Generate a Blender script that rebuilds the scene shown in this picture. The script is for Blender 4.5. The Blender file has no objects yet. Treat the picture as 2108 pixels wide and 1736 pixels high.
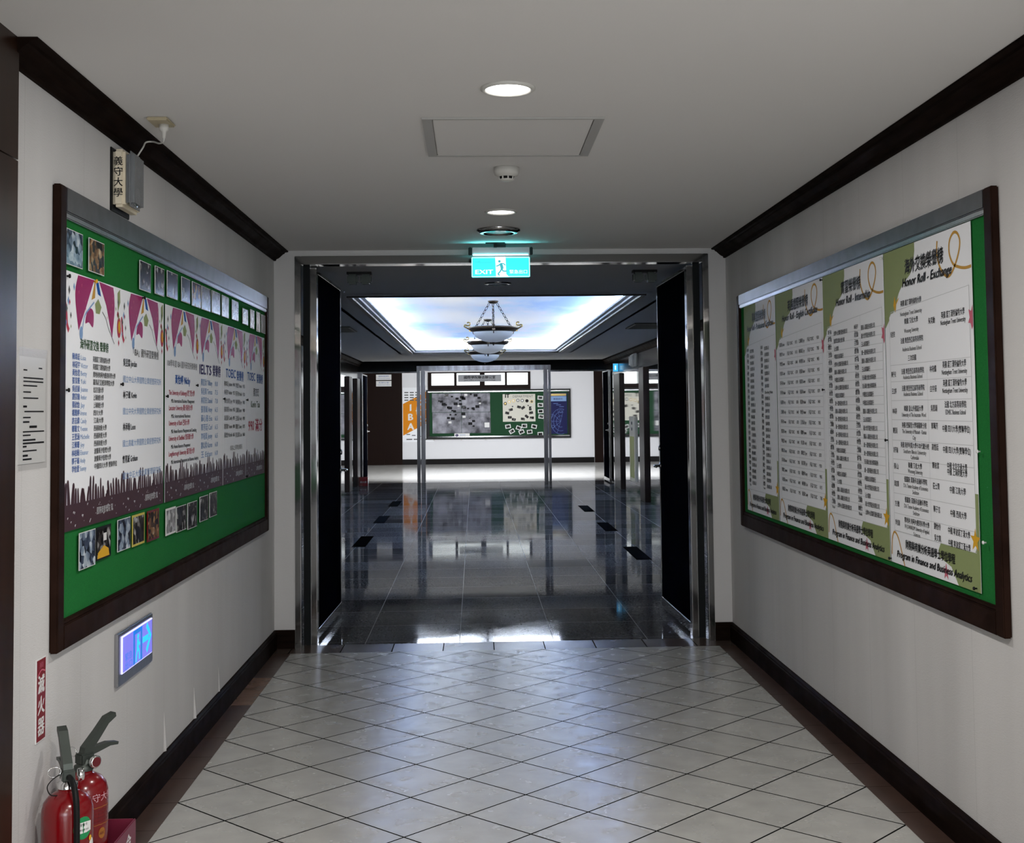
import bpy, bmesh, math, random
from mathutils import Vector, Matrix
random.seed(7)
PI = math.pi
S = bpy.context.scene
COL = S.collection

# ------------------------------------------------------------------ camera, world, lights, exposure
F_PX, CX, CY, IW, IH = 2537.1, 1072.1, 715.43, 2108.0, 1736.0
YAW, PIT, ROL = 0.0381, 0.0506, -0.0114
cam_d = bpy.data.cameras.new('camera'); cam = bpy.data.objects.new('camera', cam_d); COL.objects.link(cam)
fw = Vector((math.sin(YAW)*math.cos(PIT), math.cos(YAW)*math.cos(PIT), math.sin(PIT)))
r0 = Vector((math.cos(YAW), -math.sin(YAW), 0)); u0 = r0.cross(fw)
rt = r0*math.cos(ROL) + u0*math.sin(ROL); up = u0*math.cos(ROL) - r0*math.sin(ROL)
M = Matrix((rt, up, -fw)).transposed().to_4x4(); M.translation = Vector((-0.182, -4.801, 1.474))
cam.matrix_world = M
cam_d.sensor_width = 36; cam_d.lens = F_PX/IW*36
cam_d.shift_x = (IW/2 - CX)/IW; cam_d.shift_y = (CY - IH/2)/IW
cam_d.clip_start = 0.05; cam_d.clip_end = 100
S.camera = cam
S.view_settings.view_transform = 'Standard'; S.view_settings.look = 'None'
S.view_settings.gamma = 1; S.view_settings.use_curve_mapping = False
S.view_settings.exposure = 0.0
w = bpy.data.worlds.new('world'); S.world = w; w.use_nodes = True
w.node_tree.nodes['Background'].inputs[0].default_value = (0.5, 0.55, 0.6, 1)
w.node_tree.nodes['Background'].inputs[1].default_value = 0.02

def area(name, loc, rot, sx, sy, power, col=(1, 1, 1), shape='RECTANGLE', spread=PI):
    d = bpy.data.lights.new(name, 'AREA'); d.shape = shape; d.size = sx
    if shape in ('RECTANGLE', 'ELLIPSE'): d.size_y = sy
    d.energy = power; d.color = col; d.spread = spread
    o = bpy.data.objects.new(name, d); COL.objects.link(o); o.location = loc; o.rotation_euler = rot
    return o
COOL = (0.86, 0.93, 1.0); WARM = (1.0, 0.94, 0.88)
# cove tubes round the lobby tray (hidden behind its lip), facing the painted panel
TX0, TX1, TY0, TY1, TZ = -1.28, 1.34, 6.2, 17.2, 2.74
area('cove_light_left', (TX0-0.10, (TY0+TY1)/2, 2.60), (0, PI-1.05, 0), 0.06, TY1-TY0, 950, COOL)
area('cove_light_right', (TX1+0.10, (TY0+TY1)/2, 2.60), (0, PI+1.05, 0), 0.06, TY1-TY0, 950, COOL)
area('cove_light_near', ((TX0+TX1)/2, TY0-0.10, 2.60), (PI+1.05, 0, 0), TX1-TX0, 0.06, 160, COOL)
area('cove_light_far', ((TX0+TX1)/2, TY1+0.10, 2.60), (PI-1.05, 0, 0), TX1-TX0, 0.06, 420, COOL)
# the corridor behind the photographer: window daylight low, warm ceiling lamps high
area('rear_window_light', (0, -10.2, 1.25), (PI/2, 0, 0), 2.4, 1.6, 110, COOL)
area('side_fill_light', (1.40, -3.9, 1.35), (PI/2, 0, math.radians(62)), 1.6, 1.4, 40, COOL)  # added cool fill on the right, brightening the left wall
area('rear_lamp_warm', (-0.2, -8.2, 2.46), (0, 0, 0), 0.5, 1.2, 34, (1.0, 0.78, 0.55))
area('rear_downlight', (-0.05, -3.4, 2.47), (0, 0, 0), 0.16, 0.16, 54, WARM, 'DISK')
area('rear_downlight_b', (-0.05, -5.9, 2.47), (0, 0, 0), 0.16, 0.16, 54, WARM, 'DISK')
# unseen strip added behind the lintel, in place of the far corridor's ceiling lamps
area('far_corridor_light', (0.3, 21.3, 2.56), (math.radians(55), 0, 0), 5.0, 0.16, 290, (0.95, 0.97, 1.0), spread=math.radians(125))

# ------------------------------------------------------------------ materials
MATS = {}
def lin(c):
    return tuple(((v/255)/12.92 if v/255 <= 0.04045 else (((v/255)+0.055)/1.055)**2.4) for v in c)
def mat(name, col, rough=0.6, metal=0.0, spec=0.5, emit=None, es=1.0, noise=None, bump=None, rvar=None, trans=0, ior=1.5, coat=0):
    """col linear rgb. noise=(scale,amount,(sx,sy,sz)) colour mottling; bump=(scale,strength,(sx,sy,sz)); rvar=(scale,amount)"""
    if name in MATS: return MATS[name]
    m = bpy.data.materials.new(name); m.use_nodes = True; nt = m.node_tree; b = nt.nodes['Principled BSDF']
    b.inputs['Base Color'].default_value = (*col, 1); b.inputs['Roughness'].default_value = rough
    b.inputs['Metallic'].default_value = metal; b.inputs['Specular IOR Level'].default_value = spec
    b.inputs['IOR'].default_value = ior; b.inputs['Transmission Weight'].default_value = trans
    b.inputs['Coat Weight'].default_value = coat
    if emit: b.inputs['Emission Color'].default_value = (*emit, 1); b.inputs['Emission Strength'].default_value = es
    geo = None
    def nz(scale, sc, detail=3):
        nonlocal geo
        if geo is None: geo = nt.nodes.new('ShaderNodeNewGeometry')
        mp = nt.nodes.new('ShaderNodeMapping'); mp.inputs['Scale'].default_value = sc
        nt.links.new(geo.outputs['Position'], mp.inputs['Vector'])
        n = nt.nodes.new('ShaderNodeTexNoise'); n.inputs['Scale'].default_value = scale; n.inputs['Detail'].default_value = detail
        nt.links.new(mp.outputs[0], n.inputs['Vector']); return n
    if noise:
        n = nz(noise[0], noise[2] if len(noise) > 2 else (1, 1, 1))
        rp = nt.nodes.new('ShaderNodeValToRGB'); a = noise[1]
        rp.color_ramp.elements[0].position = 0.3; rp.color_ramp.elements[1].position = 0.7
        rp.color_ramp.elements[0].color = (*[max(0, c*(1-a)) for c in col], 1); rp.color_ramp.elements[1].color = (*[min(1, c*(1+a)) for c in col], 1)
        nt.links.new(n.outputs['Fac'], rp.inputs[0]); nt.links.new(rp.outputs[0], b.inputs['Base Color'])
    if bump:
        n = nz(bump[0], bump[2] if len(bump) > 2 else (1, 1, 1), 2)
        bp = nt.nodes.new('ShaderNodeBump'); bp.inputs['Strength'].default_value = bump[1]; bp.inputs['Distance'].default_value = 0.01
        nt.links.new(n.outputs['Fac'], bp.inputs['Height']); nt.links.new(bp.outputs[0], b.inputs['Normal'])
    if rvar:
        n = nz(rvar[0], (1, 1, 1), 4); mr = nt.nodes.new('ShaderNodeMapRange')
        mr.inputs['From Min'].default_value = 0.35; mr.inputs['From Max'].default_value = 0.7
        mr.inputs['To Min'].default_value = rough; mr.inputs['To Max'].default_value = rough + rvar[1]
        nt.links.new(n.outputs['Fac'], mr.inputs['Value']); nt.links.new(mr.outputs[0], b.inputs['Roughness'])
    MATS[name] = m; return m
def rgb(name, r, g, b_, rough=0.6, **k):
    if name.endswith(('_ink', '_paper')): k.setdefault('spec', 0.12)
    return mat(name, lin((r, g, b_)), rough, **k)

WALLP = mat('wallpaper', (0.60, 0.59, 0.585), 0.75, spec=0.3, noise=(1.0, 0.10, (2.2, 2.2, 0.3)), bump=(1.0, 0.16, (60, 60, 420)))
CEIL = mat('ceiling_paint', (0.66, 0.645, 0.63), 0.85, spec=0.2, bump=(140, 0.03))
CEILL = mat('lobby_ceiling_paint', (0.50, 0.50, 0.50), 0.85, spec=0.2)
WHITE = mat('white_paint', (0.72, 0.72, 0.74), 0.6)
WOOD = rgb('dark_wood', 24, 16, 12, 0.5, spec=0.012, noise=(6, 0.35, (1, 1, 14)), rvar=(8, 0.12))
WOODG = rgb('board_top_rail', 74, 74, 76, 0.34, metal=0.35, noise=(14, 0.3, (1, 1, 1)))
WOODF = rgb('board_frame_wood', 36, 23, 18, 0.45, spec=0.02, noise=(8, 0.3, (1, 1, 1)), rvar=(12, 0.1))
PANEL = rgb('brown_wall_panel', 40, 25, 17, 0.28, spec=0.12, noise=(3, 0.25, (6, 6, 1)))
STEEL = mat('polished_steel', (0.36, 0.355, 0.35), 0.10, metal=1.0, bump=(5, 0.02))
STEELP = mat('portal_steel', (0.13, 0.13, 0.14), 0.2, metal=1.0, noise=(3, 0.5, (4, 4, 0.6)))
MIRROR = mat('mirror_steel', (0.62, 0.63, 0.64), 0.03, metal=1.0, bump=(1.5, 0.006))
BRUSH = mat('brushed_steel', (0.36, 0.36, 0.37), 0.28, metal=1.0, noise=(4, 0.1, (1, 30, 1)))
BLACK = mat('black_glass', (0.003, 0.0035, 0.006), 0.45, spec=0.0)
BLK = mat('black_plastic', (0.008, 0.008, 0.008), 0.45, spec=0.15)
REVEAL = mat('dark_reveal', (0.016, 0.018, 0.019), 0.3, spec=0.03)
LOBBYW = mat('lobby_dark_panel', (0.035, 0.028, 0.024), 0.18, noise=(2, 0.3, (1, 1, 6)))
CREAM = rgb('cream_plastic', 214, 203, 180, 0.45)
OFFW = rgb('offwhite_plastic', 200, 198, 192, 0.45)
PAPER = mat('poster_paper', (0.86, 0.87, 0.90), 0.55, spec=0.2)
PAPERW = mat('plain_paper', (0.70, 0.70, 0.69), 0.6)
GREEN = rgb('green_felt', 30, 108, 50, 0.9, spec=0.1, noise=(260, 0.12), bump=(300, 0.1))
INK = rgb('black_ink', 26, 26, 28, 0.6)
INKG = rgb('grey_ink', 92, 92, 92, 0.6)
INKB = rgb('blue_ink', 96, 118, 172, 0.6)
INKL = rgb('light_blue_ink', 128, 158, 200, 0.6)
INKBB = rgb('bright_blue_ink', 24, 82, 160, 0.6)
INKN = rgb('navy_ink', 50, 40, 92, 0.6)
INKR = rgb('red_ink', 176, 62, 82, 0.6)
INKGR = rgb('dark_green_ink', 58, 84, 58, 0.6)
MAG = rgb('magenta_ink', 150, 16, 88, 0.5)
PURP = rgb('purple_brown_ink', 66, 44, 50, 0.55)
OLIVE = rgb('olive_ink', 140, 152, 104, 0.6)
GOLD = rgb('gold_ink', 192, 146, 66, 0.6)
PINK = rgb('pink_ink', 196, 104, 122, 0.6)
STAR = rgb('yellow_star_ink', 214, 164, 48, 0.6)
RULE = rgb('pale_rule_ink', 196, 198, 200, 0.6)
ORANGE = rgb('orange_ink', 214, 132, 24, 0.6)
RED = rgb('red_paint', 112, 2, 10, 0.2, coat=0.25)
REDP = rgb('red_sign_vinyl', 124, 12, 28, 0.4)
MAROON = rgb('maroon_steel', 112, 30, 54, 0.4)
DGREY = rgb('dark_grey_metal', 70, 76, 72, 0.45, metal=0.6)
CHROME = mat('chrome', (0.75, 0.75, 0.75), 0.08, metal=1.0)
BRONZE = rgb('dark_bronze', 40, 33, 26, 0.35, metal=0.7)
BRASS = rgb('brass', 104, 90, 56, 0.3, metal=0.9)
ALAB = mat('alabaster_glass', (0.66, 0.67, 0.66), 0.35)
def _translucent(m, c, f):
    nt = m.node_tree; t = nt.nodes.new('ShaderNodeBsdfTranslucent'); t.inputs[0].default_value = (*c, 1)
    x = nt.nodes.new('ShaderNodeMixShader'); x.inputs[0].default_value = f
    nt.links.new(nt.nodes['Principled BSDF'].outputs[0], x.inputs[1]); nt.links.new(t.outputs[0], x.inputs[2])
    nt.links.new(x.outputs[0], nt.nodes['Material Output'].inputs[0])
_translucent(ALAB, (0.75, 0.76, 0.75), 0.5)
LENS = mat('lamp_lens', (1, 1, 1), 0.3, emit=(1, 0.98, 0.95), es=9)
LENS2 = mat('lamp_lens_dim', (1, 1, 1), 0.3, emit=(1, 0.98, 0.95), es=5)
CLEAR = mat('clear_plastic', (0.36, 0.38, 0.40), 0.08, trans=0.6, ior=1.3)
CYAN = mat('exit_sign_cyan', (0.02, 0.3, 0.3), 0.4, emit=(0.025, 0.80, 0.82), es=1.15)
EXW = mat('exit_sign_white', (0.8, 0.9, 0.9), 0.4, emit=(0.75, 1.0, 1.0), es=1.15)
EXT = mat('exit_sign_teal', (0.02, 0.2, 0.22), 0.4, emit=(0.03, 0.42, 0.48), es=1.0)
VIOLET = mat('wall_sign_violet', (0.1, 0.1, 0.3), 0.4, emit=(0.20, 0.19, 0.80), es=0.95)
VEDGE = mat('wall_sign_edge', (0.4, 0.4, 0.6), 0.4, emit=(0.55, 0.55, 1.0), es=1.3)
VBLUE = mat('wall_sign_blue', (0.02, 0.1, 0.3), 0.4, emit=(0.01, 0.17, 0.60), es=1.0)
VCYAN = mat('wall_sign_cyan', (0.02, 0.3, 0.4), 0.4, emit=(0.02, 0.55, 0.95), es=1.1)
PANE = mat('bright_window_pane', (0.8, 0.85, 0.85), 0.3, emit=(0.93, 1.0, 0.99), es=1.6)
SKYB = mat('exit_blue', (0.02, 0.2, 0.5), 0.4, emit=(0.05, 0.45, 0.9), es=1.2)

def thin_film():
    m = bpy.data.materials.new('clear_film'); m.use_nodes = True; nt = m.node_tree
    t = nt.nodes.new('ShaderNodeBsdfTransparent'); g = nt.nodes.new('ShaderNodeBsdfGlossy'); g.inputs['Roughness'].default_value = 0.12
    x = nt.nodes.new('ShaderNodeMixShader'); x.inputs[0].default_value = 0.10
    nt.links.new(t.outputs[0], x.inputs[1]); nt.links.new(g.outputs[0], x.inputs[2]); nt.links.new(x.outputs[0], nt.nodes['Material Output'].inputs[0])
    return m
FILM = thin_film()
def nodes(m): return m.node_tree.nodes, m.node_tree.links
def add_seams(m, y0, step, width, dark):
    """thin vertical joints between the wallpaper lengths"""
    N, L = nodes(m); b = N['Principled BSDF']; src = b.inputs['Base Color'].links[0].from_socket
    g = N.new('ShaderNodeNewGeometry'); sp = N.new('ShaderNodeSeparateXYZ'); L.new(g.outputs['Position'], sp.inputs[0])
    a = N.new('ShaderNodeMath'); a.operation = 'SUBTRACT'; a.inputs[1].default_value = y0; L.new(sp.outputs[1], a.inputs[0])
    d = N.new('ShaderNodeMath'); d.operation = 'PINGPONG'; d.inputs[1].default_value = step/2; L.new(a.outputs[0], d.inputs[0])
    lt = N.new('ShaderNodeMath'); lt.operation = 'LESS_THAN'; lt.inputs[1].default_value = width; L.new(d.outputs[0], lt.inputs[0])
    mu = N.new('ShaderNodeMath'); mu.operation = 'MULTIPLY'; mu.inputs[1].default_value = dark; L.new(lt.outputs[0], mu.inputs[0])
    mx = N.new('ShaderNodeMix'); mx.data_type = 'RGBA'; L.new(mu.outputs[0], mx.inputs['Factor']); L.new(src, mx.inputs[6])
    mx.inputs[7].default_value = (0.12, 0.12, 0.12, 1); L.new(mx.outputs[2], b.inputs['Base Color'])
add_seams(WALLP, 0.29, 0.53, 0.0018, 0.16)

def grid_mat(name, base, rough, exprs, gw, grout, mott=0.12, mscale=(7, 7, 7), rv=(6, 0.1), tilevar=0.0, spec=0.5, bump=0.0, groutrough=0.7):
    """tiles cut by joint lines; exprs = list of (ax, ay, offset, period): joint where (ax*x+ay*y-offset) is a multiple of period"""
    m = bpy.data.materials.new(name); m.use_nodes = True; N, L = nodes(m); b = N['Principled BSDF']
    g = N.new('ShaderNodeNewGeometry'); sp = N.new('ShaderNodeSeparateXYZ'); L.new(g.outputs['Position'], sp.inputs[0])
    fac = None; ids = []
    def mth(op, a, bb):
        n = N.new('ShaderNodeMath'); n.operation = op
        for i, v in enumerate((a, bb)):
            if v is None: continue
            if isinstance(v, (int, float)): n.inputs[i].default_value = v
            else: L.new(v, n.inputs[i])
        return n.outputs[0]
    for ax, ay, off, per in exprs:
        t = mth('SUBTRACT', mth('ADD', mth('MULTIPLY', sp.outputs[0], ax), mth('MULTIPLY', sp.outputs[1], ay)), off)
        ln = mth('LESS_THAN', mth('PINGPONG', t, per/2), gw)
        fac = ln if fac is None else mth('MAXIMUM', fac, ln)
        ids.append(mth('FLOOR', mth('DIVIDE', t, per), None))
    mp = N.new('ShaderNodeMapping'); mp.inputs['Scale'].default_value = mscale; L.new(g.outputs['Position'], mp.inputs[0])
    n1 = N.new('ShaderNodeTexNoise'); n1.inputs['Scale'].default_value = 1; n1.inputs['Detail'].default_value = 6; L.new(mp.outputs[0], n1.inputs['Vector'])
    rp = N.new('ShaderNodeValToRGB'); rp.color_ramp.elements[0].position = 0.3; rp.color_ramp.elements[1].position = 0.7
    rp.color_ramp.elements[0].color = (*[c*(1-mott) for c in base], 1); rp.color_ramp.elements[1].color = (*[c*(1+mott) for c in base], 1)
    L.new(n1.outputs['Fac'], rp.inputs[0]); colr = rp.outputs[0]
    if tilevar and len(ids) > 1:
        cb = N.new('ShaderNodeCombineXYZ'); L.new(ids[0], cb.inputs[0]); L.new(ids[1], cb.inputs[1])
        wn = N.new('ShaderNodeTexWhiteNoise'); L.new(cb.outputs[0], wn.inputs['Vector'])
        hs = N.new('ShaderNodeHueSaturation'); L.new(colr, hs.inputs['Color'])
        L.new(mth('ADD', mth('MULTIPLY', wn.outputs['Value'], 2*tilevar), 1-tilevar), hs.inputs['Value']); colr = hs.outputs[0]
    mx = N.new('ShaderNodeMix'); mx.data_type = 'RGBA'; L.new(fac, mx.inputs['Factor']); L.new(colr, mx.inputs[6]); mx.inputs[7].default_value = (*grout, 1)
    L.new(mx.outputs[2], b.inputs['Base Color'])
    n2 = N.new('ShaderNodeTexNoise'); n2.inputs['Scale'].default_value = rv[0]; n2.inputs['Detail'].default_value = 3; L.new(g.outputs['Position'], n2.inputs['Vector'])
    mr = N.new('ShaderNodeMapRange'); mr.inputs['From Min'].default_value = 0.2; mr.inputs['From Max'].default_value = 0.8
    mr.inputs['To Min'].default_value = rough; mr.inputs['To Max'].default_value = rough + rv[1]; L.new(n2.outputs['Fac'], mr.inputs['Value'])
    L.new(mth('MAXIMUM', mr.outputs[0], mth('MULTIPLY', fac, groutrough)), b.inputs['Roughness'])
    L.new(mth('MULTIPLY', mth('SUBTRACT', 1.0, mth('MULTIPLY', fac, 1.0)), spec), b.inputs['Specular IOR Level'])
    if bump:
        bp = N.new('ShaderNodeBump'); bp.inputs['Strength'].default_value = bump; bp.inputs['Distance'].default_value = 0.004
        L.new(n1.outputs['Fac'], bp.inputs['Height']); L.new(bp.outputs[0], b.inputs['Normal'])
    MATS[name] = m; return m
D = 0.44
TILE = grid_mat('diamond_tile', (0.47, 0.465, 0.44), 0.17, [(1, 1, -3*D, D), (1, -1, -3*D, D)], 0.0052, (0.010, 0.010, 0.010), 0.08, (7, 7, 7), (9.0, 0.16), 0.05, 0.9, 0.0)
BORD = grid_mat('brown_border_tile', (0.066, 0.038, 0.029), 0.28, [(0, 1, 0.0, 0.31)], 0.0012, (0.02, 0.015, 0.012), 0.2, (9, 9, 9), (4, 0.06))
BORDX = grid_mat('brown_threshold_tile', (0.085, 0.062, 0.052), 0.20, [(1, 0, -1.019, 0.315)], 0.003, (0.008, 0.008, 0.008), 0.15, (9, 9, 9), (4, 0.1))
BORDL = mat('pale_border_tile', (0.20, 0.12, 0.085), 0.22, noise=(9, 0.25))
GRAN = grid_mat('dark_granite', (0.085, 0.088, 0.094), 0.02, [(1, 0, -0.29, 0.60), (0, 1, 0.2, 0.60)], 0.0020, (0.20, 0.20, 0.20), 0.5, (60, 60, 60), (2.2, 0.06), 0.35, 0.62)
def dusty_polish(m, lo, hi):
    """worn polish: the mirror layer covers the stone only in part"""
    N, L = nodes(m); b = N['Principled BSDF']
    for l in list(b.inputs['Specular IOR Level'].links): L.remove(l)
    b.inputs['Specular IOR Level'].default_value = 0.0
    g = N.new('ShaderNodeBsdfGlossy'); L.new(b.inputs['Roughness'].links[0].from_socket, g.inputs['Roughness'])
    f = N.new('ShaderNodeFresnel'); f.inputs['IOR'].default_value = 1.5
    r = N.new('ShaderNodeMapRange'); r.inputs['To Min'].default_value = lo; r.inputs['To Max'].default_value = hi; L.new(f.outputs[0], r.inputs['Value'])
    x = N.new('ShaderNodeMixShader'); L.new(r.outputs[0], x.inputs[0]); L.new(b.outputs[0], x.inputs[1]); L.new(g.outputs[0], x.inputs[2])
    L.new(x.outputs[0], N['Material Output'].inputs[0])
dusty_polish(GRAN, 0.13, 0.40)
GRANB = mat('black_granite', (0.003, 0.003, 0.003), 0.5, spec=0.0)
PALEF = grid_mat('pale_far_floor', (0.74, 0.73, 0.70), 0.10, [(1, 0, 0.1, 0.60), (0, 1, 0.2, 0.60)], 0.0022, (0.3, 0.3, 0.3), 0.03, (1, 5, 1), (3, 0.03))

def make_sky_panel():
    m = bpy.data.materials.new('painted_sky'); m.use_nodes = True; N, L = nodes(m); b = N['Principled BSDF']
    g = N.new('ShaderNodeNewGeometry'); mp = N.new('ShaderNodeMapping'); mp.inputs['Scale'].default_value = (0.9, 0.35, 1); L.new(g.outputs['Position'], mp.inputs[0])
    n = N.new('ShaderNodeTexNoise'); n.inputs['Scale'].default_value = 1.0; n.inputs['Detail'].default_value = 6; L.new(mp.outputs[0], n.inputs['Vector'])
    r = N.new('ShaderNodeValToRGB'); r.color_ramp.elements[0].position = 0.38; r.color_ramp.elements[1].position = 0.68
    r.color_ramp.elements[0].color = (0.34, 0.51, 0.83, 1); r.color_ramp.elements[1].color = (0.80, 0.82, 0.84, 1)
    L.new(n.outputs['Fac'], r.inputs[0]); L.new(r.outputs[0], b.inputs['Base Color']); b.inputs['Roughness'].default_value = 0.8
    L.new(r.outputs[0], b.inputs['Emission Color']); b.inputs['Emission Strength'].default_value = 0.72  # glow added to the painted panel to lift its dim middle
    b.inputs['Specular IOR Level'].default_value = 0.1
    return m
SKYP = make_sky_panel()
def photo_mat(name, ramp, scale):
    """a photographic print: blotches of people and places, different on every print"""
    m = bpy.data.materials.new(name); m.use_nodes = True; N, L = nodes(m); b = N['Principled BSDF']
    tc = N.new('ShaderNodeNewGeometry'); v = N.new('ShaderNodeTexVoronoi'); v.inputs['Scale'].default_value = scale
    n = N.new('ShaderNodeTexNoise'); n.inputs['Scale'].default_value = scale*0.6; n.inputs['Detail'].default_value = 5
    L.new(tc.outputs['Position'], v.inputs['Vector']); L.new(tc.outputs['Position'], n.inputs['Vector'])
    mx = N.new('ShaderNodeMix'); mx.data_type = 'FLOAT'; mx.inputs[0].default_value = 0.6
    sp = N.new('ShaderNodeSeparateColor'); L.new(v.outputs['Color'], sp.inputs[0]); L.new(sp.outputs[0], mx.inputs[2]); L.new(n.outputs['Fac'], mx.inputs[3])
    r = N.new('ShaderNodeValToRGB'); els = r.color_ramp.elements
    for i, (p, c) in enumerate(ramp):
        e = els[i] if i < 2 else els.new(p)
        e.position = p; e.color = (*lin(c), 1)
    L.new(mx.outputs[0], r.inputs[0]); L.new(r.outputs[0], b.inputs['Base Color']); b.inputs['Roughness'].default_value = 0.16
    b.inputs['Specular IOR Level'].default_value = 0.5 if 'pale' in name else 0.12
    MATS[name] = m; return m
PH_DARK = photo_mat('dark_photo_print', [(0.3, (10, 10, 12)), (0.62, (62, 58, 56)), (0.45, (26, 23, 22)), (0.8, (180, 180, 178))], 42)
PH_BLUE = photo_mat('blue_photo_print', [(0.3, (26, 30, 40)), (0.62, (130, 146, 164)), (0.45, (62, 72, 92)), (0.8, (214, 222, 228))], 36)
PH_WARM = photo_mat('warm_photo_print', [(0.3, (20, 18, 18)), (0.62, (130, 92, 56)), (0.45, (60, 48, 42)), (0.8, (206, 186, 150))], 40)
PH_PALE_GLARE = photo_mat('pale_glare_print', [(0.25, (90, 90, 92)), (0.62, (196, 196, 198)), (0.45, (150, 150, 152)), (0.8, (225, 225, 225))], 30)  # pale tones stand in for glare on the far top-row prints
MARB = mat('grey_marbled_sheet', lin((128, 128, 136)), 0.7, spec=0.1, noise=(4.5, 0.75))

# ------------------------------------------------------------------ mesh helpers
ORG = {}
class MB:
    """collects shapes, then links them as ONE mesh object"""
    def __init__(s): s.v = []; s.f = []; s.m = []; s.sm = []
    def add(s, vs, fs, mi=0, smooth=False):
        o = len(s.v); s.v += [Vector(p) for p in vs]
        for f in fs: s.f.append([i+o for i in f]); s.m.append(mi); s.sm.append(smooth)
        return s
    def box(s, a, b, mi=0, bev=0.0):
        x0, y0, z0 = [min(p, q) for p, q in zip(a, b)]; x1, y1, z1 = [max(p, q) for p, q in zip(a, b)]
        bev = min(bev, 0.45*min(x1-x0, y1-y0, z1-z0))
        bm = bmesh.new(); bmesh.ops.create_cube(bm, size=1)
        for v in bm.verts: v.co = Vector(((x0+x1)/2+v.co.x*(x1-x0), (y0+y1)/2+v.co.y*(y1-y0), (z0+z1)/2+v.co.z*(z1-z0)))
        if bev > 0: bmesh.ops.bevel(bm, geom=bm.edges[:], offset=bev, segments=2, affect='EDGES')
        s.frombm(bm, mi); return s
    def frombm(s, bm, mi=0, smooth=False):
        bm.verts.index_update()
        s.add([v.co.copy() for v in bm.verts], [[v.index for v in f.verts] for f in bm.faces], mi, smooth); bm.free(); return s
    def lathe(s, prof, c=(0, 0, 0), n=32, mi=0, axis='Z', smooth=True):
        vs = []; fs = []
        for r, z in prof:
            for k in range(n):
                a = 2*PI*k/n; p = (max(r, 1e-5)*math.cos(a), max(r, 1e-5)*math.sin(a), z)
                if axis == 'X': p = (p[2], p[0], p[1])
                if axis == 'Y': p = (p[0], p[2], p[1])
                vs.append((c[0]+p[0], c[1]+p[1], c[2]+p[2]))
        for i in range(len(prof)-1):
            for k in range(n):
                q = [i*n+k, i*n+(k+1) % n, (i+1)*n+(k+1) % n, (i+1)*n+k]
                fs.append(q[::-1] if axis == 'Y' else q)
        s.add(vs, fs, mi, smooth); return s
    def tube(s, pts, r, n=8, mi=0, closed=False, taper=None):
        pts = [Vector(p) for p in pts]; N = len(pts); vs = []; fs = []; prev = None
        for i, p in enumerate(pts):
            if closed: d = pts[(i+1) % N]-pts[i-1]
            else: d = pts[min(i+1, N-1)]-pts[max(i-1, 0)]
            d.normalize()
            a = prev if prev is not None else (Vector((0, 0, 1)) if abs(d.z) < 0.9 else Vector((1, 0, 0)))
            a = (a - d*a.dot(d))
            if a.length < 1e-6: a = d.orthogonal()
            a.normalize(); b = d.cross(a); prev = a
            rr = r*(taper[i] if taper else 1)
            for k in range(n): vs.append(p + a*rr*math.cos(2*PI*k/n) + b*rr*math.sin(2*PI*k/n))
        for i in range(N if closed else N-1):
            j = (i+1) % N
            for k in range(n): fs.append([i*n+k, i*n+(k+1) % n, j*n+(k+1) % n, j*n+k])
        if not closed: fs.append(list(range(n))[::-1]); fs.append([(N-1)*n+k for k in range(n)])
        s.add(vs, fs, mi, True); return s
    def prism(s, poly, fn, t0, t1, mi=0):
        """2D outline extruded: fn(u, v, t) -> point"""
        n = len(poly); vs = [fn(u, v, t0) for u, v in poly]+[fn(u, v, t1) for u, v in poly]
        s.add(vs, [list(range(n)), list(range(n, 2*n))[::-1]]+[[i, i+n, (i+1) % n+n, (i+1) % n] for i in range(n)], mi); return s
    def join(s, o, k):
        n = len(s.v); s.v += o.v; s.f += [[i+n for i in f] for f in o.f]; s.m += [m+k for m in o.m]; s.sm += o.sm; return s
    def build(s, name, mats, parent=None, local=False, recalc=True):
        if not isinstance(mats, (list, tuple)): mats = [mats]
        me = bpy.data.meshes.new(name); vs = s.v
        if parent is not None and not local: o0 = ORG[parent.name]; org = o0
        elif parent is not None: org = Vector((0, 0, 0))
        else:
            lo = [min(v[i] for v in vs) for i in range(3)]; hi = [max(v[i] for v in vs) for i in range(3)]
            org = Vector(((lo[0]+hi[0])/2, (lo[1]+hi[1])/2, lo[2]))
        me.from_pydata([tuple(v-org) for v in vs], [], s.f)
        for m in mats: me.materials.append(m)
        me.polygons.foreach_set('material_index', s.m); me.polygons.foreach_set('use_smooth', s.sm)
        if recalc:
            bm = bmesh.new(); bm.from_mesh(me); bmesh.ops.recalc_face_normals(bm, faces=bm.faces[:]); bm.to_mesh(me); bm.free()
        me.update(); o = bpy.data.objects.new(name, me); COL.objects.link(o)
        if parent is None: o.location = org
        else: o.parent = parent
        ORG[o.name] = org.copy() if not (parent is not None and not local) else ORG[parent.name]
        return o
def thing(name, label, cat, loc, group=None, rz=0.0):
    o = bpy.data.objects.new(name, None); COL.objects.link(o); o.location = loc; o.rotation_euler = (0, 0, rz); o.empty_display_size = 0.05
    ORG[o.name] = Vector(loc); return tag(o, label, cat, group)
def tag(o, label, cat, group=None):
    o['label'] = label; o['category'] = cat
    if group: o['group'] = group
    return o
def printed(name, base, base_mat, *prints, **kw):
    """a sheet or plate together with everything printed on it, as one mesh"""
    mats = [base_mat]
    for mb, ms in prints: base.join(mb, len(mats)); mats += ms if isinstance(ms, list) else [ms]
    return base.build(name, mats, **kw)
def struct(o, label=None):
    o['kind'] = 'structure'
    if label: o['label'] = label
    return o
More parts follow.
